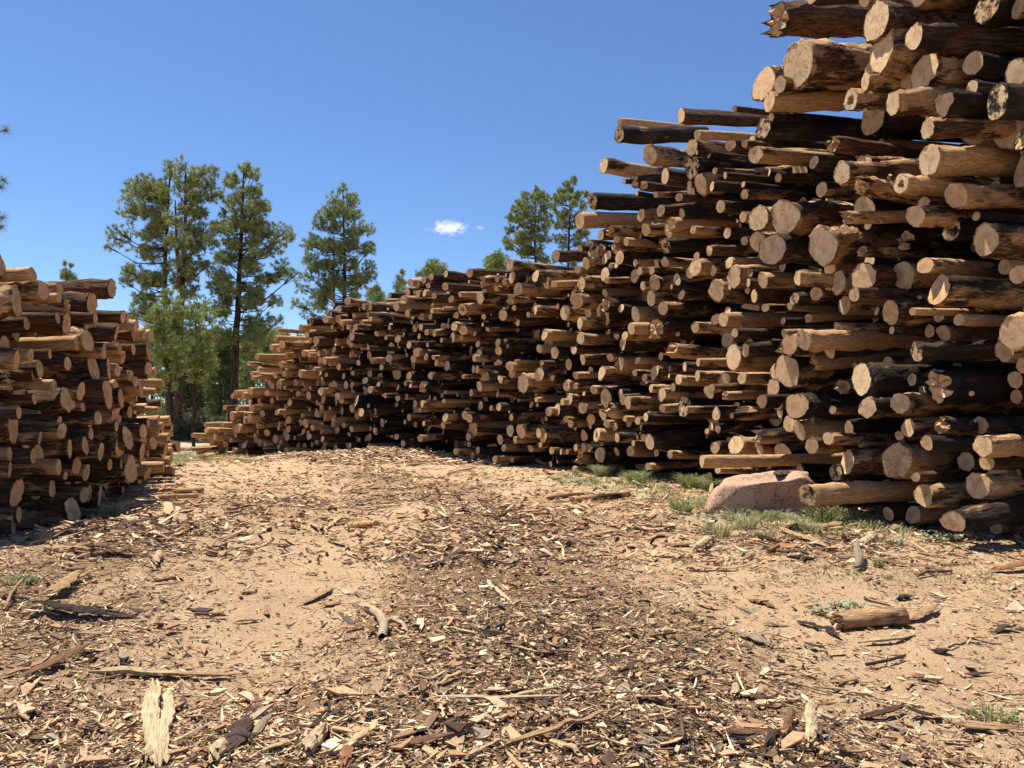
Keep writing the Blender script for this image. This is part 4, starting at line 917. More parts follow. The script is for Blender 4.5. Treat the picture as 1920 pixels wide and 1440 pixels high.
 (R_, 735, 1160, 760, 1060, 44, 'wood_chunk', 'brown splintered chunk beside the bright pale block', 'wood chunk', 'brown', 'chunk', dict(lift=.06)),
 (R_, 440, 1160, 660, 1140, 46, 'bark_slab', 'grey-brown bark plate left of the bright pale block', 'bark', 'brown', 'slab', {}),
 (R_, 640, 1200, 690, 1140, 50, 'charcoal_chunk', 'dark grey chunk just left of the bright pale block', 'charcoal', 'dark', 'chunk', {}),
 (R_, 1780, 945, 1930, 925, 12, 'twig', 'thin curved pale twig at the right edge', 'twig', 'pale', 'stick', {}),
 (R_, 0, 115, 220, 110, 26, 'wood_splinter', 'pale split slat at upper left of the sandy patch', 'splinter', 'pale', 'board', {}),
 (R_, 290, 470, 390, 490, 26, 'bark_slab', 'small tan bark bit between chips and sand', 'bark', 'tan', 'slab', {}),
 (R_, 550, 425, 670, 450, 24, 'bark_slab', 'dark bark sliver on the sand above the chips', 'bark', 'brown', 'slab', {}),
 (R_, 465, 940, 475, 880, 28, 'wood_splinter', 'small pale upright chip among dark chips', 'splinter', 'pale', 'board', {}),
 (R_, 600, 930, 610, 890, 26, 'bark_slab', 'small curled tan chip among dark chips', 'bark', 'tan', 'slab', {}),
 (R_, 1500, 1165, 1640, 1165, 22, 'wood_splinter', 'pale sliver left of the wide tan bark slab', 'splinter', 'pale', 'board', {}),
]
def fallen(fn, x0, y0, x1, y1, w, label, colr):
    k = {M_: 2.743, R_: 2.667, T_: 3.2, F_: 3.2}[fn]
    a = gpix(*fn(x0, y0)); b = gpix(*fn(x1, y1)); L = float(np.linalg.norm(b - a)); r = 0.5 * w / k * (a[1] + b[1]) / 2 / FPX
    d = (b - a) / L; seed = (x0 * 0.013) % 1
    bV, bF, back, eV, eF, capf = log_geo(r, L, seed, 20, 12, taper=.18, ragged=.3 if 'R' in fn.__name__ else 0.1, lobes=.05, knots=3)
    y = np.cross([0, 0, 1.0], d); y /= np.linalg.norm(y); z = np.cross(d, y); Mx = np.stack([d, y, z], 1)
    root = empty('fallen_log', (a[0], a[1], a[2] + r * .85)); root.rotation_mode = 'QUATERNION'
    root.rotation_quaternion = Matrix([list(q) for q in Mx]).to_quaternion()
    bv = {'grey': (seed, .44, .97), 'tan': (seed, .3, .7), 'pale': (seed, .1, .95)}[colr]
    A = Acc(); A.add(bV, bF, 0, lc=bV, lv=np.array(bv)); A.F.setdefault(back.shape[1], []).append((back, 1, False)); A.build('bark', [M_BARK, M_CUT], root)
    A = Acc(); A.add(eV, eF, 0, smooth=False, lc=eV, lv=np.array((seed, .3, .4))); A.build('cut_end', [M_CUT], root)
    tag(root, label, 'log')
for fn, x0, y0, x1, y1, w, nm, lab, cat, colr, kd, kw in D:
    if 'log' in nm:
        fallen(fn, x0, y0, x1, y1, w * 1.1, lab, colr); continue
    pc(fn, x0, y0, x1, y1, w, nm, lab, cat, colr, kd, **kw)

# forked grey branch in the middle of the chips
def branch():
    org = gpix(*M_(480, 650)); A = Acc()
    def gp(x, y, up): p = gpix(*M_(x, y)); p[2] += up; return p - org
    for pts, rr in (([gp(370, 490, .02), gp(430, 530, .05), gp(470, 580, .08), gp(495, 620, .07), gp(485, 665, .03)], [.022, .034, .036, .038, .032]),
                    ([gp(495, 615, .07), gp(540, 612, .09), gp(590, 620, .07), gp(615, 640, .03), gp(590, 660, .01)], [.03, .022, .015, .010, .006]),
                    ([gp(430, 530, .05), gp(395, 545, .09)], [.014, .006])):
        V, F = tube(pts, rr, 9); V = V + (rng.normal(0, .0018, V.shape))
        A.add(V, [F], col=np.array([0.55, 0.42, 0.28, 1.0]), lc=V * np.array([1, 1, 1]))
    o = A.build('fallen_branch', M_WOOD); o.location = org
    tag(o, 'bent grey forked branch lying in the middle of the chip strip', 'branch')
branch()

# slab leaning on the boulder
p = piece('bark_slab', 'dark bark slab leaning on top of the boulder', 'bark', 1462, 958, 1500, 950, 22, 'dark', 'slab')
p.location.z += 0.55

# ------------------------------------------------------------------ wood chips, bark flakes and slivers covering the ground
def flakes(n, ylo, yhi, lmin, lmax, thin, cols, wts, name, lab, seed, pw=1.0, tilt=0.22, xmax=None, thick=(0.003, 0.009)):
    g = np.random.default_rng(seed)
    Y = ylo * (yhi / ylo) ** (g.random(n) ** pw)
    X = (g.random(n) * 2 - 1) * (Y * 0.66 + 0.6)
    keep = g.random(n) < density(X, Y) * (1 + 0 * X)
    X, Y = X[keep], Y[keep]; m = len(X)
    Lg = lmin * (lmax / lmin) ** (g.random(m) ** 1.6) * (1 + 0.02 * Y)
    W = Lg * np.clip(g.normal(thin, thin * 0.35, m), thin * 0.35, thin * 2)
    K = 5
    th = (np.arange(K) * 2 * math.pi / K)[None] + g.normal(0, 0.22, (m, K))
    rr = 1 + g.normal(0, 0.32, (m, K))
    px = np.cos(th) * rr * Lg[:, None] / 2; py = np.sin(th) * rr * W[:, None] / 2
    curl = g.normal(0, 0.35, m)[:, None] * (px ** 2) / (Lg[:, None] + 1e-6) + np.abs(g.normal(0, 0.5, m))[:, None] * (py ** 2) / (W[:, None] + 1e-6)
    px, py = px + 0.25 * W[:, None] * g.normal(0, 1, (m, 1)) * (py / (W[:, None] + 1e-6)), py + g.normal(0, .12, (m, 1)) * px
    tk = g.uniform(*thick, m)[:, None]
    top = np.stack([px, py, curl + tk], -1); bot = np.stack([px * 0.96, py * 0.96, curl], -1)
    V = np.concatenate([top, bot], 1)
    yaw = g.uniform(0, 6.28, m); ax, ay = g.normal(0, tilt, m), g.normal(0, tilt, m)
    # tilt, then yaw
    x, y, z = V[..., 0], V[..., 1], V[..., 2]
    z2 = z + x * np.sin(ax)[:, None] + y * np.sin(ay)[:, None]
    x2 = x * np.cos(yaw)[:, None] - y * np.sin(yaw)[:, None]; y2 = x * np.sin(yaw)[:, None] + y * np.cos(yaw)[:, None]
    hz_ = hground(X, Y)
    lift = 0.004 + 0.35 * Lg * np.abs(np.sin(ax)) + 0.012 * g.random(m) * density(X, Y)
    V = np.stack([x2 + X[:, None], y2 + Y[:, None], z2 + (hz_ + lift)[:, None]], -1).reshape(-1, 3)
    base = (np.arange(m) * 2 * K)[:, None]
    ngon = base + np.arange(K)[None]
    q = np.arange(K)
    sides = np.stack([q, q + K, (q + 1) % K + K, (q + 1) % K], -1)[None] + base[:, :, None]
    ci = g.choice(len(cols), m, p=np.array(wts) / sum(wts))
    # darker pieces gather in the chip strip
    strip = blob(X, Y, 0.75, 4.6, 1.5, 3.2)
    c = np.array(cols)[ci] * g.uniform(0.75, 1.2, m)[:, None]
    dk = (g.random(m) < 0.35 * strip) | (g.random(m) < 0.06)
    c = np.where(dk[:, None], c * np.array([.30, .28, .29]), c)
    C = np.repeat(np.concatenate([c, np.ones((m, 1))], 1), 2 * K, axis=0)
    A = Acc(); A.add(V, [ngon, sides.reshape(-1, 4)], 0, smooth=False, col=C)
    o = A.build(name, M_CHIP); tag(o, lab, 'wood debris', kind='stuff')
    return m
chipcols = [(0.50, 0.31, 0.17), (0.60, 0.42, 0.26), (0.36, 0.20, 0.11), (0.19, 0.11, 0.07), (0.07, 0.05, 0.04), (0.70, 0.55, 0.35), (0.33, 0.25, 0.18)]
c1 = flakes(88000, 2.9, 13, 0.014, 0.065, 0.42, chipcols, [6, 5.5, 3.2, 1.8, 0.9, 2.6, 1.5], 'wood_chips', 'brown and tan bark chips scattered thickly over the track', 1)
c2 = flakes(56000, 2.9, 20, 0.03, 0.19, 0.05, [(0.62, 0.46, 0.27), (0.74, 0.60, 0.38), (0.42, 0.26, 0.14), (0.22, 0.13, 0.08)], [4, 3, 3, 1.5], 'wood_slivers', 'thin pale slivers and strands of wood strewn over the ground', 2, thick=(0.002, 0.005), tilt=0.12)
c3 = flakes(1900, 2.9, 12, 0.08, 0.17, 0.36, chipcols, [5, 4, 4, 2.4, 1.4, 1.2, 1.5], 'bark_flakes', 'hand-sized bark flakes lying among the smaller chips', 3, thick=(0.006, 0.016), tilt=0.18)
c4 = flakes(44000, 9, 38, 0.05, 0.24, 0.22, chipcols, [5, 4, 3.5, 2, 1, 2, 1.5], 'distant_wood_chips', 'wood and bark litter on the far part of the track', 4, thick=(0.005, 0.02), tilt=0.2)
print('chips', c1, c2, c3, c4)

# the berm of broken wood at the foot of the right pile
def berm():
    g = np.random.default_rng(9); n = 1500
    X = g.normal(-5.6, 2.6, n); Y = g.normal(31.6, 0.9, n) - 0.22 * (X + 5.6)
    A = Acc(); cols = np.array([(0.62, 0.45, 0.28), (0.52, 0.34, 0.2), (0.36, 0.2, 0.12), (0.7, 0.55, 0.36)])
    for k in range(n):
        L = g.uniform(0.15, 0.6); w = L * g.uniform(0.06, 0.2); yaw = g.uniform(0, 3.14); e = g.normal(0, 0.2)
        d = np.array([math.cos(yaw), math.sin(yaw), e]); p = np.array([X[k], Y[k], hz(X[k], Y[k]) + g.random() * 0.12 + 0.02])
        V, F = tube([p - d * L / 2, p + d * L * .1, p + d * L / 2], [w * .4, w * .5, w * .25], 4)
        A.add(V, [F], 0, smooth=False, col=np.append(cols[g.integers(4)] * g.uniform(.8, 1.15), 1))
    o = A.build('broken_wood_heap', M_CHIP); tag(o, 'low heap of broken bark and splinters along the foot of the right pile', 'wood debris', kind='stuff')
berm()

# ------------------------------------------------------------------ grass and weeds
def blades(A, cx, cy, n, rad, hgt, lean, cols, g, w=0.004):
    a = g.uniform(0, 6.28, n); rr = rad * np.sqrt(g.random(n))
    bx, by = cx + rr * np.cos(a), cy + rr * np.sin(a) 
    bz = hground(bx, by)
    H = hgt * g.uniform(0.5, 1.15, n); ln = lean * g.uniform(0.3, 1.2, n) * H
    dx, dy = np.cos(a + g.normal(0, .5, n)), np.sin(a + g.normal(0, .5, n))
    tw = g.uniform(0, 3.14, n); sx, sy = np.cos(tw) * w, np.sin(tw) * w
    P0 = np.stack([bx, by, bz], -1); P1 = P0 + np.stack([dx * ln * .35, dy * ln * .35, H * .6], -1); P2 = P0 + np.stack([dx * ln, dy * ln, H * (1 - 0.25 * lean)], -1)
    s = np.stack([sx, sy, 0 * sx], -1)
    V = np.stack([P0 - s, P0 + s, P1 + s * .75, P1 - s * .75, P2], 1).reshape(-1, 3)
    b = (np.arange(n) * 5)[:, None]
    c = np.array(cols)[g.integers(0, len(cols), n)] * g.uniform(.8, 1.2, n)[:, None]
    C = np.repeat(np.concatenate([c, np.ones((n, 1))], 1), 5, axis=0)
    A.add(V, [b + np.array([[0, 1, 2, 3]]), b + np.array([[3, 2, 4]])], 0, smooth=False, col=C)
GREEN = [(0.16, 0.22, 0.055), (0.25, 0.29, 0.10), (0.38, 0.38, 0.18), (0.50, 0.46, 0.28)]
GREEN += [(0.46, 0.42, 0.22), (0.34, 0.36, 0.17)]
DRY = [(0.52, 0.46, 0.28), (0.60, 0.52, 0.34), (0.40, 0.37, 0.2), (0.30, 0.33, 0.13)]
gg = np.random.default_rng(21)
tufts = [(1130, 893, .22, .42, DRY, 'pale dry bunchgrass tuft at the far left of the grassy strip'), (1160, 884, .28, .5, DRY, 'tall dry bunchgrass tuft before the dark pile foot'),
 (1195, 905, .22, .4, GREEN, 'green grass tuft left of the taller weeds by the track'), (1278, 960, .16, .26, GREEN, 'bright green round grass tuft left of the boulder'),
 (1300, 915, .3, .42, GREEN, 'long green grass leaning by the boulder, left side'), (1335, 918, .25, .36, GREEN, 'green grass tuft touching the left side of the boulder'),
 (1430, 972, .16, .16, DRY, 'grey-green grass tuft at the foot of the boulder'), (1470, 982, .16, .15, GREEN, 'green grass below the black-ended log'),
 (1545, 985, .22, .28, GREEN, 'largest green tuft right of the boulder'), (1580, 975, .22, .26, GREEN, 'shaded green tuft beside the black-ended log'),
 (1430, 1012, .08, .12, GREEN, 'tiny bright green tuft below the boulder'), (1345, 1005, .16, .25, DRY, 'straw-coloured dry tuft above the bright split chunk'),
 (215, 968, .14, .26, DRY, 'small dry tuft by the left pile foot'), (40, 1095, .12, .1, DRY, 'low dry tuft at the left edge'),
 (1860, 1345, .12, .05, GREEN, 'flattened green tuft near the lower right corner'), (1395, 990, .16, .18, DRY, 'dry tuft in front of the boulder'), (1505, 992, .18, .18, DRY, 'dry tuft between boulder and largest green tuft')]
for x, y, rad, h, cols, lab in tufts:
    P = gpix(x, y); A = Acc(); blades(A, P[0], P[1], 420 if h > .3 else 220, rad, h, 0.9, cols, gg, w=0.0035 + 0.00025 * P[1])
    o = A.build('grass_tuft', M_GRASS); tag(o, lab, 'grass')
A = Acc()
for _ in range(250):
    x = gg.uniform(1040, 1700); y = np.interp(x, [1040, 1200, 1330, 1500, 1700], [885, 905, 950, 985, 985]) + gg.normal(0, 12)
    P = gpix(x, y); blades(A, P[0], P[1], 26, .16, gg.uniform(.06, .20), 0.9, GREEN if gg.random() < .3 else DRY, gg, w=0.004 + 0.0002 * P[1])
for _ in range(420):
    X, Y = gg.normal(-15.0, 2.2), gg.normal(36.0, 3.0); blades(A, X, Y, 20, .3, gg.uniform(.06, .22), 0.8, GREEN if gg.random() < .5 else DRY, gg, w=0.012)
for _ in range(150):
    x = gg.uniform(1250, 1900); y = gg.uniform(1000, 1100); P = gpix(x, y); blades(A, P[0], P[1], 8, .06, gg.uniform(.03, .08), 0.9, GREEN + DRY, gg, w=0.004)
o = A.build('grass', M_GRASS); tag(o, 'sparse green and dry grass growing along the foot of the right pile', 'grass', kind='stuff')

def weed(x, y, n, h, leaf, cols, lab, spread=.2):
    P = gpix(x, y); A = Acc(); g = gg
    root = empty('leafy_weed', tuple(P))
    S_ = Acc(); Lf = Acc()
    for _ in range(n):
        a = g.uniform(0, 6.28); b = np.array([spread * g.normal() * .6, spread * g.normal() * .6, -0.01]); d = np.array([math.cos(a) * .5, math.sin(a) * .5, 1]); d /= np.linalg.norm(d)
        hh = h * g.uniform(.5, 1.1); V, F = tube([b, b + d * hh * .5, b + d * hh], [.004, .003, .002], 4); S_.add(V, [F], col=np.array([.2, .22, .1, 1.0]))
        for q in range(int(8)):
            t = g.uniform(.15, 1); c = b + d * hh * t; la = g.uniform(0, 6.28); lv = np.array([math.cos(la), math.sin(la), g.uniform(0, .7)]); lv /= np.linalg.norm(lv)
            sd = np.cross(lv, [0, 0, 1]); sd = sd / (np.linalg.norm(sd) + 1e-6) * leaf * .22
            Lf.add([c, c + lv * leaf * .5 + sd, c + lv * leaf, c + lv * leaf * .5 - sd], [np.array([[0, 1, 2, 3]])], smooth=False, col=np.append(np.array(cols[g.integers(len(cols))]) * g.uniform(.8, 1.2), 1))
    tag(S_.build('stems', M_GRASS, root), kind='stuff'); tag(Lf.build('leaves', M_GRASS, root), kind='stuff')
    tag(root, lab, 'weed')
LG = [(0.16, 0.26, 0.07), (0.22, 0.32, 0.10)]; GG = [(0.32, 0.37, 0.24), (0.42, 0.45, 0.32), (0.25, 0.3, 0.18)]
weed(1050, 872, 22, .75, .11, LG, 'tall leafy green weed at the left end of the grassy strip', .22)
weed(1085, 872, 16, .6, .1, LG, 'leafy green weed beside the tall one, before the pile', .2)
weed(1195, 915, 14, .4, .08, LG, 'upright green weed between grass tufts by the track', .12)
weed(1770, 1012, 30, .13, .07, GG, 'low grey-green weed in front of the lowest right log', .28)
weed(1590, 1142, 22, .08, .05, GG, 'low grey-green weed above the short charred log', .13)
weed(1540, 1152, 12, .07, .05, GG, 'small weed patch left of the one above the short log', .08)
weed(1650, 1065, 10, .12, .05, LG, 'small bright weed by the upright grey stub', .05)
weed(1680, 1018, 12, .12, .06, GG, 'small weed beside the bright pale block', .1)

# ------------------------------------------------------------------ pine trees
def needles(A, C, n_per, length, width, g, cols, upb=0.5):
    C = np.asarray(C); m = len(C) * n_per
    c = np.repeat(C, n_per, axis=0)
    d = g.normal(0, 1, (m, 3)); d[:, 2] += upb; d /= np.linalg.norm(d, axis=1)[:, None]
    s = np.cross(d, g.normal(0, 1, (m, 3))); s /= np.linalg.norm(s, axis=1)[:, None]
    Ln = length * g.uniform(.65, 1.15, m)[:, None]; w = width * g.uniform(.7, 1.3, m)[:, None]
    st = c + d * Ln * 0.08
    V = np.stack([st - s * w * .5, st + s * w * .5, c + d * Ln], 1).reshape(-1, 3)
    F = np.arange(m * 3).reshape(-1, 3)
    cc = np.array(cols)[g.integers(0, len(cols), len(C))] * g.uniform(.7, 1.25, len(C))[:, None]
    Cc = np.repeat(np.repeat(cc, n_per, axis=0), 3, axis=0)
    A.add(V, [F], 0, smooth=False, col=np.concatenate([Cc, np.ones((len(Cc), 1))], 1))
NG = [(0.16, 0.225, 0.10), (0.21, 0.28, 0.12), (0.27, 0.33, 0.135), (0.36, 0.39, 0.16)]
NY = [(0.27, 0.34, 0.10), (0.34, 0.40, 0.14), (0.22, 0.29, 0.09)]
ND = [(0.05, 0.075, 0.028), (0.07, 0.095, 0.035), (0.09, 0.11, 0.04)]
BK = np.array([0.085, 0.06, 0.045, 1.0]); BR = np.array([0.15, 0.09, 0.06, 1.0])

def make_tree(label, conv, trunk, puffs, Y, tw, cols=NG, dens=1.0, needle=(.31, .042), npc=24, group='pines behind the log piles', trunk2=None, bark=BK, dead=0, name='pine_tree'):
    """trunk: crop points top to bottom, puffs: (x, y, rx, ry); conv turns a crop point into a photograph pixel"""
    ox, oy, k = conv; g = np.random.default_rng(int(trunk[0][0] * 3 + trunk[0][1] * 7 + ox))
    def W(x, y, off=0.0): 
        return pix(ox + x / k, oy + y / k, Y + off)
    m = Y / FPX / k
    tp = [W(*q) for q in trunk]
    zg = hz(tp[-1][0], Y)
    if tp[-1][2] > zg: tp.append(np.array([tp[-1][0] + (tp[-1][0] - tp[-2][0]) * .1, Y, zg - .1]))
    base = tp[-1].copy(); base[2] = zg
    root = empty(name, tuple(base)); tag(root, label, 'tree', group)
    tp = np.array(tp); zt, zb = tp[0][2], tp[-1][2]
    # resample
    zs = np.linspace(zt, zb, 18); o_ = np.argsort(tp[:, 2]); tx = np.interp(zs, tp[o_, 2], tp[o_, 0])
    pts = np.stack([tx + g.normal(0, .03, 18), np.full(18, Y) , zs], -1)
    rad = tw / 2 * (0.12 + 0.88 * (np.arange(18) / 17) ** 0.8)
    T = Acc(); V, F = tube(pts - base, rad, 10); T.add(V, [F], col=bark); T.build('trunk', M_TBARK, root)
    if trunk2:
        q = np.array([W(*s) for s in trunk2]); o2 = np.argsort(q[:, 2]); z2 = np.linspace(q[:, 2].max(), q[:, 2].min(), 12)
        p2 = np.stack([np.interp(z2, q[o2, 2], q[o2, 0]), np.full(12, Y - .25), z2], -1)
        T = Acc(); V, F = tube(p2 - base, tw / 2 * np.linspace(.12, .7, 12), 9); T.add(V, [F], col=bark); T.build('trunk', M_TBARK, root)
    B = Acc(); N = Acc(); cl = []
    txz = lambda z: np.interp(z, tp[o_, 2], tp[o_, 0])
    def tx_crop(y_): return np.interp(y_, [q[1] for q in trunk], [q[0] for q in trunk])
    extra = []
    for (x, y, rx, ry) in puffs:
        if abs(x - tx_crop(y)) > rx * 1.1 and name == 'pine_tree' and k > 1:
            t_ = g.uniform(.25, .75); extra.append((x * (1 - t_) + tx_crop(y) * t_, y + g.uniform(-22, 26), rx * g.uniform(.6, .95), ry * g.uniform(.6, .95)))
        if g.random() < .4: extra.append((x + g.uniform(-18, 18), y + g.uniform(-20, 20), rx * .6, ry * .6))
    puffs = [(x + g.uniform(-5, 5), y + g.uniform(-14, 14), rx * g.uniform(.75, 1.05), max(ry, rx * .6) * g.uniform(.9, 1.35)) for (x, y, rx, ry) in puffs] + extra
    for (x, y, rx, ry) in puffs:
        p = W(x, y); R0 = rx * m; dx = p[0] - txz(p[2])
        span = max(abs(dx), 1.2) if abs(dx) > 1.5 else 2.4
        for rep in range(2 if abs(dx) < 2.8 else 1):
            off = g.uniform(-.75, .75) * min(span, 3.2) if rep == 0 else g.choice([-1, 1]) * g.uniform(.4, 1.0) * 2.2
            c = W(x, y, off)
            zb_ = max(zg + 1, c[2] - g.uniform(.1, .45) * math.hypot(dx, off) - .2)
            s0 = np.array([txz(zb_), Y, zb_]); mid = s0 * .5 + c * .5 + np.array([0, 0, -0.12 * np.linalg.norm(c - s0) + g.normal(0, .1)])
            Lr = np.linalg.norm(c - s0); r0 = min(tw * .2, 0.015 + 0.014 * Lr)
            V, F = tube(np.array([s0, s0 * .7 + mid * .3, mid, c]) - base, [r0, r0 * .8, r0 * .6, r0 * .25], 5); B.add(V, [F], col=bark)
            nc = max(8, int(27 * dens * (R0 / .7) ** 1.6 ))
            u = g.normal(0, 1, (nc, 3)); u /= np.linalg.norm(u, axis=1)[:, None]; u *= (g.random(nc) ** .45)[:, None]
            q = c + u * np.array([R0 * 1.15, R0 * 1.1, max(ry * m, .25) * 1.35])
            cl.append(q)
            for t in q[::3]:
                V, F = tube(np.array([mid * .4 + c * .6, (mid * .2 + c * .8) * .5 + t * .5 + [0, 0, -.06], t]) - base, [r0 * .35, r0 * .25, .008], 3); B.add(V, [F], col=bark)
    for _ in range(dead):
        z = g.uniform(zg + (zt - zg) * .12, zg + (zt - zg) * .5); a = g.uniform(0, 6.28); s0 = np.array([txz(z), Y, z]); L = g.uniform(.6, 2.2)
        e = s0 + np.array([math.cos(a) * L, math.sin(a) * L, g.uniform(-.5, .2)])
        V, F = tube(np.array([s0, (s0 + e) / 2 + [0, 0, .1], e]) - base, [.035, .022, .008], 4); B.add(V, [F], col=bark)
    tag(B.build('branches', M_TBARK, root), kind='stuff')
    needles(N, np.concatenate(cl) - base, npc, needle[0], needle[1], g, cols)
    N.build('crown', M_NEEDLE, root)
    return root
CA = (180, 280, 2.483); CB = (720, 320, 4.465)
make_tree('tall pine farthest left with bright yellowish left boughs and a twiggy top', CA, [(345, 60), (330, 400), (318, 640), (330, 900), (345, 1230)],
 [(165, 165, 35, 25), (240, 150, 50, 30), (200, 210, 75, 25), (300, 190, 50, 40), (180, 290, 75, 22), (290, 280, 50, 45), (130, 400, 70, 30), (60, 450, 30, 15), (95, 420, 40, 22), (270, 370, 50, 30), (220, 490, 50, 35), (300, 470, 50, 40), (170, 580, 50, 30), (250, 610, 60, 35), (140, 620, 35, 25), (330, 560, 40, 50), (220, 680, 50, 25), (350, 130, 40, 30), (340, 75, 20, 12), (255, 215, 60, 30), (300, 340, 40, 30), (200, 750, 45, 25), (260, 780, 40, 25), (170, 770, 30, 20), (320, 240, 40, 30)],
 60, .55, cols=NG + [(0.38, 0.34, 0.10)], dead=6)
make_tree('tall forked twin-trunked pine right beside the farthest left pine', CA, [(420, 65), (412, 400), (402, 660), (385, 1000), (378, 1400)],
 [(400, 90, 40, 30), (470, 130, 40, 30), (550, 120, 25, 25), (520, 170, 40, 20), (450, 200, 60, 35), (540, 230, 45, 25), (380, 180, 40, 30), (420, 280, 50, 30), (480, 300, 50, 25), (350, 330, 40, 30), (470, 380, 50, 30), (430, 430, 50, 35), (360, 430, 40, 40), (480, 460, 40, 30), (400, 520, 50, 40), (480, 540, 40, 25), (440, 600, 50, 40), (360, 620, 30, 40), (460, 650, 40, 30), (575, 215, 25, 20), (520, 400, 30, 20), (520, 530, 30, 20)],
 57, .62, trunk2=[(375, 240), (382, 450), (402, 650)], bark=BR, dead=8)
make_tree('tall open pine with long curved right limbs, centre of the left group', CA, [(690, 60), (678, 400), (665, 600), (650, 900), (640, 1400)],
 [(690, 85, 30, 25), (740, 120, 25, 20), (640, 150, 50, 30), (740, 190, 50, 30), (680, 220, 50, 30), (620, 240, 35, 25), (770, 280, 45, 30), (690, 300, 60, 35), (600, 290, 30, 25), (640, 360, 60, 35), (740, 350, 50, 25), (570, 370, 50, 30), (540, 430, 40, 30), (620, 440, 50, 30), (850, 390, 60, 30), (910, 400, 25, 20), (790, 380, 40, 25), (820, 470, 50, 20), (740, 440, 40, 20), (590, 500, 50, 25), (700, 530, 60, 20), (880, 560, 70, 35), (800, 590, 40, 20), (570, 590, 50, 30), (620, 640, 50, 30), (560, 650, 50, 25), (740, 650, 60, 25), (830, 700, 40, 25), (720, 720, 50, 30), (600, 720, 60, 35), (560, 780, 50, 30), (780, 800, 50, 40), (850, 800, 30, 30), (930, 590, 35, 25), (760, 880, 50, 40), (570, 870, 50, 40)],
 55, .62, dead=14)
make_tree('bushy double-stemmed pine standing alone above the middle of the right pile', CA, [(1150, 190), (1157, 690), (1160, 1400)],
 [(1150, 200, 25, 25), (1110, 240, 35, 30), (1200, 240, 35, 25), (1080, 300, 45, 30), (1160, 300, 50, 30), (1220, 310, 35, 30), (1040, 350, 40, 30), (1110, 370, 50, 30), (1190, 380, 50, 30), (1260, 380, 35, 25), (1010, 430, 50, 30), (980, 460, 35, 20), (1080, 450, 50, 30), (1170, 460, 50, 30), (1260, 460, 40, 25), (1010, 530, 50, 25), (1090, 540, 50, 30), (1200, 540, 50, 30), (1270, 540, 35, 30), (980, 590, 50, 30), (1060, 620, 50, 30), (1220, 610, 50, 30), (1280, 600, 25, 20), (960, 650, 40, 30), (1040, 690, 60, 30), (950, 720, 45, 30), (1150, 640, 40, 30), (1200, 680, 40, 20), (990, 770, 50, 30)],
 66, .6, cols=NG, trunk2=[(1110, 430), (1112, 700), (1115, 1200)])
make_tree('fuller of the two far pines above the right pile', CB, [(1268, 140), (1265, 780), (1265, 1900)],
 [(1270, 150, 35, 28), (1190, 210, 50, 35), (1300, 210, 60, 35), (1360, 230, 40, 30), (1130, 290, 50, 30), (1230, 290, 60, 40), (1330, 300, 60, 40), (1100, 340, 40, 30), (1180, 370, 60, 40), (1300, 380, 60, 40), (1060, 410, 45, 30), (1140, 450, 60, 40), (1250, 460, 60, 40), (1350, 470, 50, 40), (1060, 500, 50, 30), (1030, 580, 50, 30), (1130, 570, 60, 40), (1250, 560, 60, 40), (1350, 580, 60, 40), (1060, 650, 50, 30), (1170, 680, 60, 30), (1300, 680, 60, 30), (1360, 740, 50, 35)],
 72, .55, needle=(.28, .055))
make_tree('thinner open pine, right one of the two far pines', CB, [(1590, 75), (1555, 400), (1540, 830), (1540, 1900)],
 [(1590, 85, 35, 25), (1520, 120, 30, 22), (1470, 180, 32, 22), (1560, 150, 35, 22), (1640, 190, 45, 25), (1690, 210, 20, 18), (1500, 230, 45, 22), (1590, 260, 45, 25), (1670, 290, 40, 25), (1430, 250, 45, 35), (1420, 330, 55, 35), (1390, 400, 55, 40), (1500, 380, 45, 25), (1620, 390, 45, 25), (1460, 450, 50, 35), (1580, 480, 40, 22), (1650, 520, 45, 25), (1440, 560, 50, 28), (1700, 530, 30, 25), (1500, 620, 45, 25), (1450, 720, 50, 35), (1600, 780, 40, 20), (1660, 640, 35, 20)],
 70, .48, dens=.8, needle=(.28, .055), cols=NG + [(0.2, 0.2, 0.06)])
make_tree('low rounded pine crown left of the two far pines', CB, [(950, 690), (950, 1900)], [(950, 710, 60, 30), (890, 750, 50, 30), (1000, 740, 50, 40), (860, 790, 50, 30), (940, 800, 60, 30), (1020, 800, 40, 30), (900, 860, 60, 30), (980, 870, 60, 30)], 75, .4, cols=NY)
make_tree('dark pine top peeking over the log pile at mid length', CB, [(440, 755), (440, 1900)], [(380, 780, 30, 30), (440, 770, 40, 30), (500, 800, 40, 30), (300, 860, 40, 30), (360, 840, 50, 30), (430, 840, 60, 40), (520, 850, 30, 30), (420, 920, 80, 40)], 75, .4)
make_tree('small slim pine top left of the dark pine top', CB, [(150, 845), (145, 1900)], [(150, 860, 20, 22), (120, 910, 28, 22), (160, 940, 35, 25), (100, 970, 30, 25), (150, 990, 40, 25), (130, 1050, 50, 30)], 72, .3)
make_tree('small pine top just right of the bushy double-stemmed pine', CA, [(1305, 630), (1305, 1400)], [(1305, 645, 14, 18), (1280, 680, 30, 20), (1325, 680, 25, 18), (1290, 720, 45, 25), (1335, 720, 30, 25), (1270, 760, 40, 30)], 74, .3)
make_tree('tiny distant conifer tip above the left log pile', (0, 0, 1), [(125, 503), (125, 800)], [(125, 508, 3, 3), (122, 515, 6, 3), (130, 519, 7, 3), (120, 524, 9, 4), (128, 529, 11, 4), (124, 536, 13, 5), (124, 545, 15, 6), (124, 556, 17, 7)], 95, .4, cols=NG, dens=1.2, needle=(.4, .05))
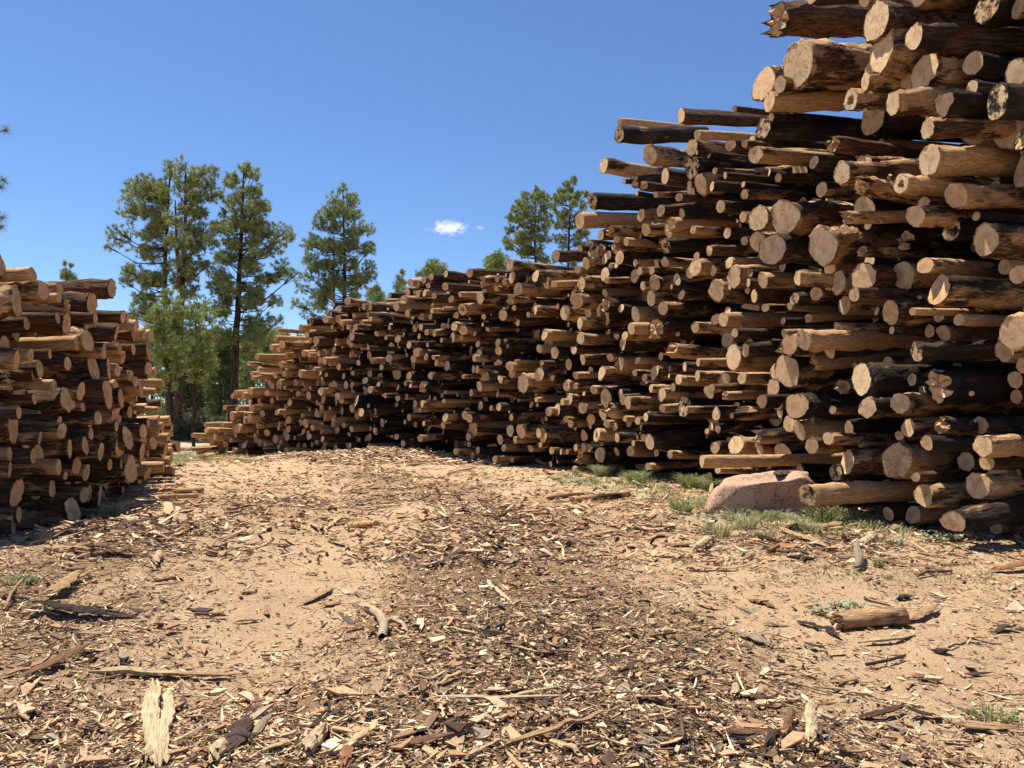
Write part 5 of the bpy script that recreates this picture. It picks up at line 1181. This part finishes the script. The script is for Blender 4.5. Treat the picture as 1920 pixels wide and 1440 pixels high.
make_tree('young light green pine nearest the left pile', CA, [(345, 670), (342, 1230)], [(340, 700, 45, 35), (270, 770, 45, 30), (385, 750, 50, 40), (330, 800, 70, 40), (260, 840, 45, 35), (390, 830, 60, 40), (300, 900, 60, 40), (370, 930, 60, 40), (290, 970, 40, 30), (330, 1010, 60, 40), (280, 1050, 40, 20), (390, 1020, 50, 35), (330, 1090, 50, 25)], 46, .2, cols=NY, dens=1.5, needle=(.22, .04), dead=5)
make_tree('young light green pine with a thin trunk, right of the nearest one', CA, [(470, 700), (455, 1320)], [(480, 725, 55, 28), (440, 780, 60, 40), (520, 765, 45, 38), (470, 850, 60, 40), (530, 860, 40, 40), (450, 920, 60, 40), (520, 940, 50, 40), (480, 1000, 60, 40), (430, 1020, 50, 30), (540, 1000, 40, 30), (470, 1070, 50, 28)], 48, .22, cols=NY, dens=1.4, needle=(.22, .04), dead=6)
make_tree('dark pine behind the open tall pine, left side', CA, [(580, 860), (580, 1350)], [(560, 880, 50, 40), (610, 900, 50, 40), (560, 960, 60, 40), (620, 980, 60, 40), (570, 1050, 60, 40), (630, 1070, 50, 40), (540, 1130, 50, 35), (600, 1150, 60, 35), (560, 1220, 50, 30)], 66, .35, cols=ND, dens=1.2)
make_tree('green pine right of the open tall pine trunk, touching the pile', CA, [(730, 840), (730, 1350)], [(720, 860, 40, 30), (760, 890, 45, 35), (700, 920, 50, 35), (770, 950, 50, 35), (720, 980, 60, 40), (690, 1050, 50, 35), (750, 1040, 60, 40), (700, 1110, 50, 30), (800, 900, 45, 30), (850, 870, 45, 30)], 62, .35, cols=NG, dens=1.2)
make_tree('dark bushy pine behind the young light green pines', CA, [(430, 900), (430, 1350)], [(430, 950, 60, 40), (380, 1000, 60, 40), (500, 1050, 60, 40), (430, 1100, 70, 40), (370, 1130, 50, 35), (510, 1150, 60, 35), (300, 1120, 50, 30), (450, 1200, 60, 30)], 70, .3, cols=ND, dens=1.1)
# trunks and crowns of the wood behind the left group, alike trees sharing their meshes
src = None
fg = np.random.default_rng(33)
def copy_tree(src, loc, s, rz):
    r = src.copy(); COL.objects.link(r); r.location = loc; r.scale = (s, s, s); r.rotation_euler = (0, 0, rz)
    for ch in src.children:
        c = ch.copy(); COL.objects.link(c); c.parent = r
    return r
srcs = [o for o in bpy.data.objects if o.name.startswith('pine_tree') and not o.parent]
places = [(265, 130, .8), (330, 135, .85), (400, 130, .8), (475, 128, .85), (540, 132, .8), (430, 100, .45), (365, 84, .4), (485, 92, .4), (310, 105, .45), (285, 92, .62), (345, 84, .55), (395, 98, .66), (420, 78, .5), (462, 88, .55), (500, 80, .5), (515, 100, .62), (372, 110, .7), (440, 118, .72), (312, 120, .72), (555, 92, .55), (700, 105, .62), (240, 88, .55)]
names_ = ['far back over the left pile end', 'far back behind the reddish trunk', 'far back between the two groups', 'far back behind the open tall pine', 'far back over the low pile end', 'short, in the middle of the gap', 'short, just right of the left pile', 'short, left of the low pile end', 'short, behind the young pine trunks', 'glimpsed at the gap beside the left pile', 'seen between the young pines', 'behind the second young pine', 'right of the reddish trunk', 'left of the open tall pine trunk', 'right of the open tall pine trunk', 'low behind the right end of the gap', 'deep in the gap, left of middle', 'deep in the gap, right of middle', 'deep behind the nearest young pine', 'behind the step of the right pile', 'behind the bushy double-stemmed pine', 'behind the top of the left pile']
for (px_, Y, s), nm in zip(places, names_):
    b = srcs[[3, 4, 2][int(fg.integers(3))]]
    P = pix(px_, 800, Y); r = copy_tree(b, (P[0], Y, hz(P[0], Y)), s, fg.uniform(0, 6.28))
    r['label'] = 'dark background pine ' + nm; r['group'] = 'background pines of the wood'
# undergrowth that reads as one mass
A = Acc(); cc = []
for _ in range(6500):
    px_ = fg.uniform(230, 540); Y = fg.uniform(78, 140); P = pix(px_, 800, Y); cc.append((P[0] + fg.normal(0, 1), Y, hz(P[0], Y) + abs(fg.normal(0, 2.6))))
for _ in range(1800):
    px_ = fg.uniform(318, 420); Y = fg.uniform(56, 76); P = pix(px_, 800, Y); cc.append((P[0], Y, hz(P[0], Y) + abs(fg.normal(0, .7)) + .1))
needles(A, cc, 12, .45, .07, fg, [(0.07, 0.075, 0.04), (0.13, 0.11, 0.07), (0.09, 0.09, 0.045)])
o = A.build('undergrowth', M_NEEDLE); tag(o, 'tangled brush and low scrub under the pines behind the piles', 'brush', kind='stuff')

# the pine just outside the frame at left whose bough tips reach in
def edge_pine():
    Y = 14.0; base = np.array([-11.6, Y, hz(-11.6, Y)])
    root = empty('pine_tree', tuple(base)); tag(root, 'near pine at the left edge with only its bough tips in view', 'tree', 'pines behind the log piles')
    T = Acc(); V, F = tube([np.array([0, 0, z]) for z in (-.1, 2, 4, 6, 8, 9.5)], [.2, .18, .15, .12, .07, .02], 10); T.add(V, [F], col=BR); T.build('trunk', M_TBARK, root)
    g = np.random.default_rng(4); B = Acc(); N = Acc(); cs = []
    tips = [pix(12, 244, Y), pix(6, 338, Y), pix(0, 350, Y), pix(5, 408, Y), pix(0, 425, Y)]
    for z in np.linspace(2.4, 9.2, 34):
        a = g.uniform(0, 6.28); L = 1.9 * (1 - (z - 2.4) / 8.5) + .3; tips.append(base + np.array([math.cos(a) * L * .95, math.sin(a) * L, z]))
    for t in tips:
        e = t - base
        if len(cs) > 14 and e[0] > 1.7: e[0] = 1.6
        s0 = np.array([0, 0, e[2] - .35]); V, F = tube([s0, (s0 + e) / 2 + [0, 0, -.12], e], [.035, .022, .009], 5); B.add(V, [F], col=BK); cs.append(e)
        for _ in range(2): 
            q = (s0 * .3 + e * .7) + g.normal(0, .14, 3); q[0] = min(q[0], e[0]); cs.append(q)
    B.build('branches', M_TBARK, root)
    needles(N, cs, 95, .19, .006, g, [(0.15, 0.19, 0.06), (0.2, 0.23, 0.07)], upb=.1); N.build('crown', M_NEEDLE, root)
edge_pine()

# ------------------------------------------------------------------ cloud
def cloud(x, y, w, h, label, dens, seed):
    Y = 1500.0; c = pix(x, y, Y); k = Y / FPX
    import bmesh
    bm = bmesh.new(); bmesh.ops.create_icosphere(bm, subdivisions=3, radius=1.0)
    me = bpy.data.meshes.new('cloud'); bm.to_mesh(me); bm.free()
    o = link(bpy.data.objects.new('cloud', me)); o.location = c; o.scale = (w * k / 2, w * k / 3, h * k / 2)
    m = bpy.data.materials.new('cloud_vapour'); m.use_nodes = True; t = m.node_tree; t.nodes.clear()
    out = t.nodes.new('ShaderNodeOutputMaterial'); pv = t.nodes.new('ShaderNodeVolumePrincipled'); t.links.new(pv.outputs[0], out.inputs['Volume'])
    pv.inputs['Color'].default_value = (1, 1, 1, 1); pv.inputs['Anisotropy'].default_value = 0.3
    tc = t.nodes.new('ShaderNodeTexCoord'); ns = t.nodes.new('ShaderNodeTexNoise'); ns.inputs['Scale'].default_value = 3.4; ns.inputs['Detail'].default_value = 5; ns.inputs['Roughness'].default_value = .6
    mp = t.nodes.new('ShaderNodeMapping'); mp.inputs['Location'].default_value = (seed, 0, 0); mp.inputs['Scale'].default_value = (1.3, 1, .8)
    t.links.new(tc.outputs['Object'], mp.inputs[0]); t.links.new(mp.outputs[0], ns.inputs['Vector'])
    ln = t.nodes.new('ShaderNodeVectorMath'); ln.operation = 'LENGTH'; t.links.new(tc.outputs['Object'], ln.inputs[0])
    s1 = t.nodes.new('ShaderNodeMath'); s1.operation = 'MULTIPLY_ADD'; t.links.new(ln.outputs['Value'], s1.inputs[0]); s1.inputs[1].default_value = -0.42; t.links.new(ns.outputs['Fac'], s1.inputs[2])
    mr = t.nodes.new('ShaderNodeMapRange'); t.links.new(s1.outputs[0], mr.inputs[0]); mr.inputs[1].default_value = .26; mr.inputs[2].default_value = .50; mr.inputs[3].default_value = 0; mr.inputs[4].default_value = dens
    t.links.new(mr.outputs[0], pv.inputs['Density'])
    me.materials.append(m); tag(o, label, 'cloud')
cloud(842, 427, 104, 42, 'small white cloud alone in the blue sky above the pile', 0.045, 3.0)
cloud(900, 427, 30, 12, 'faint wisp of cloud right of the small white cloud', 0.05, 8.0)
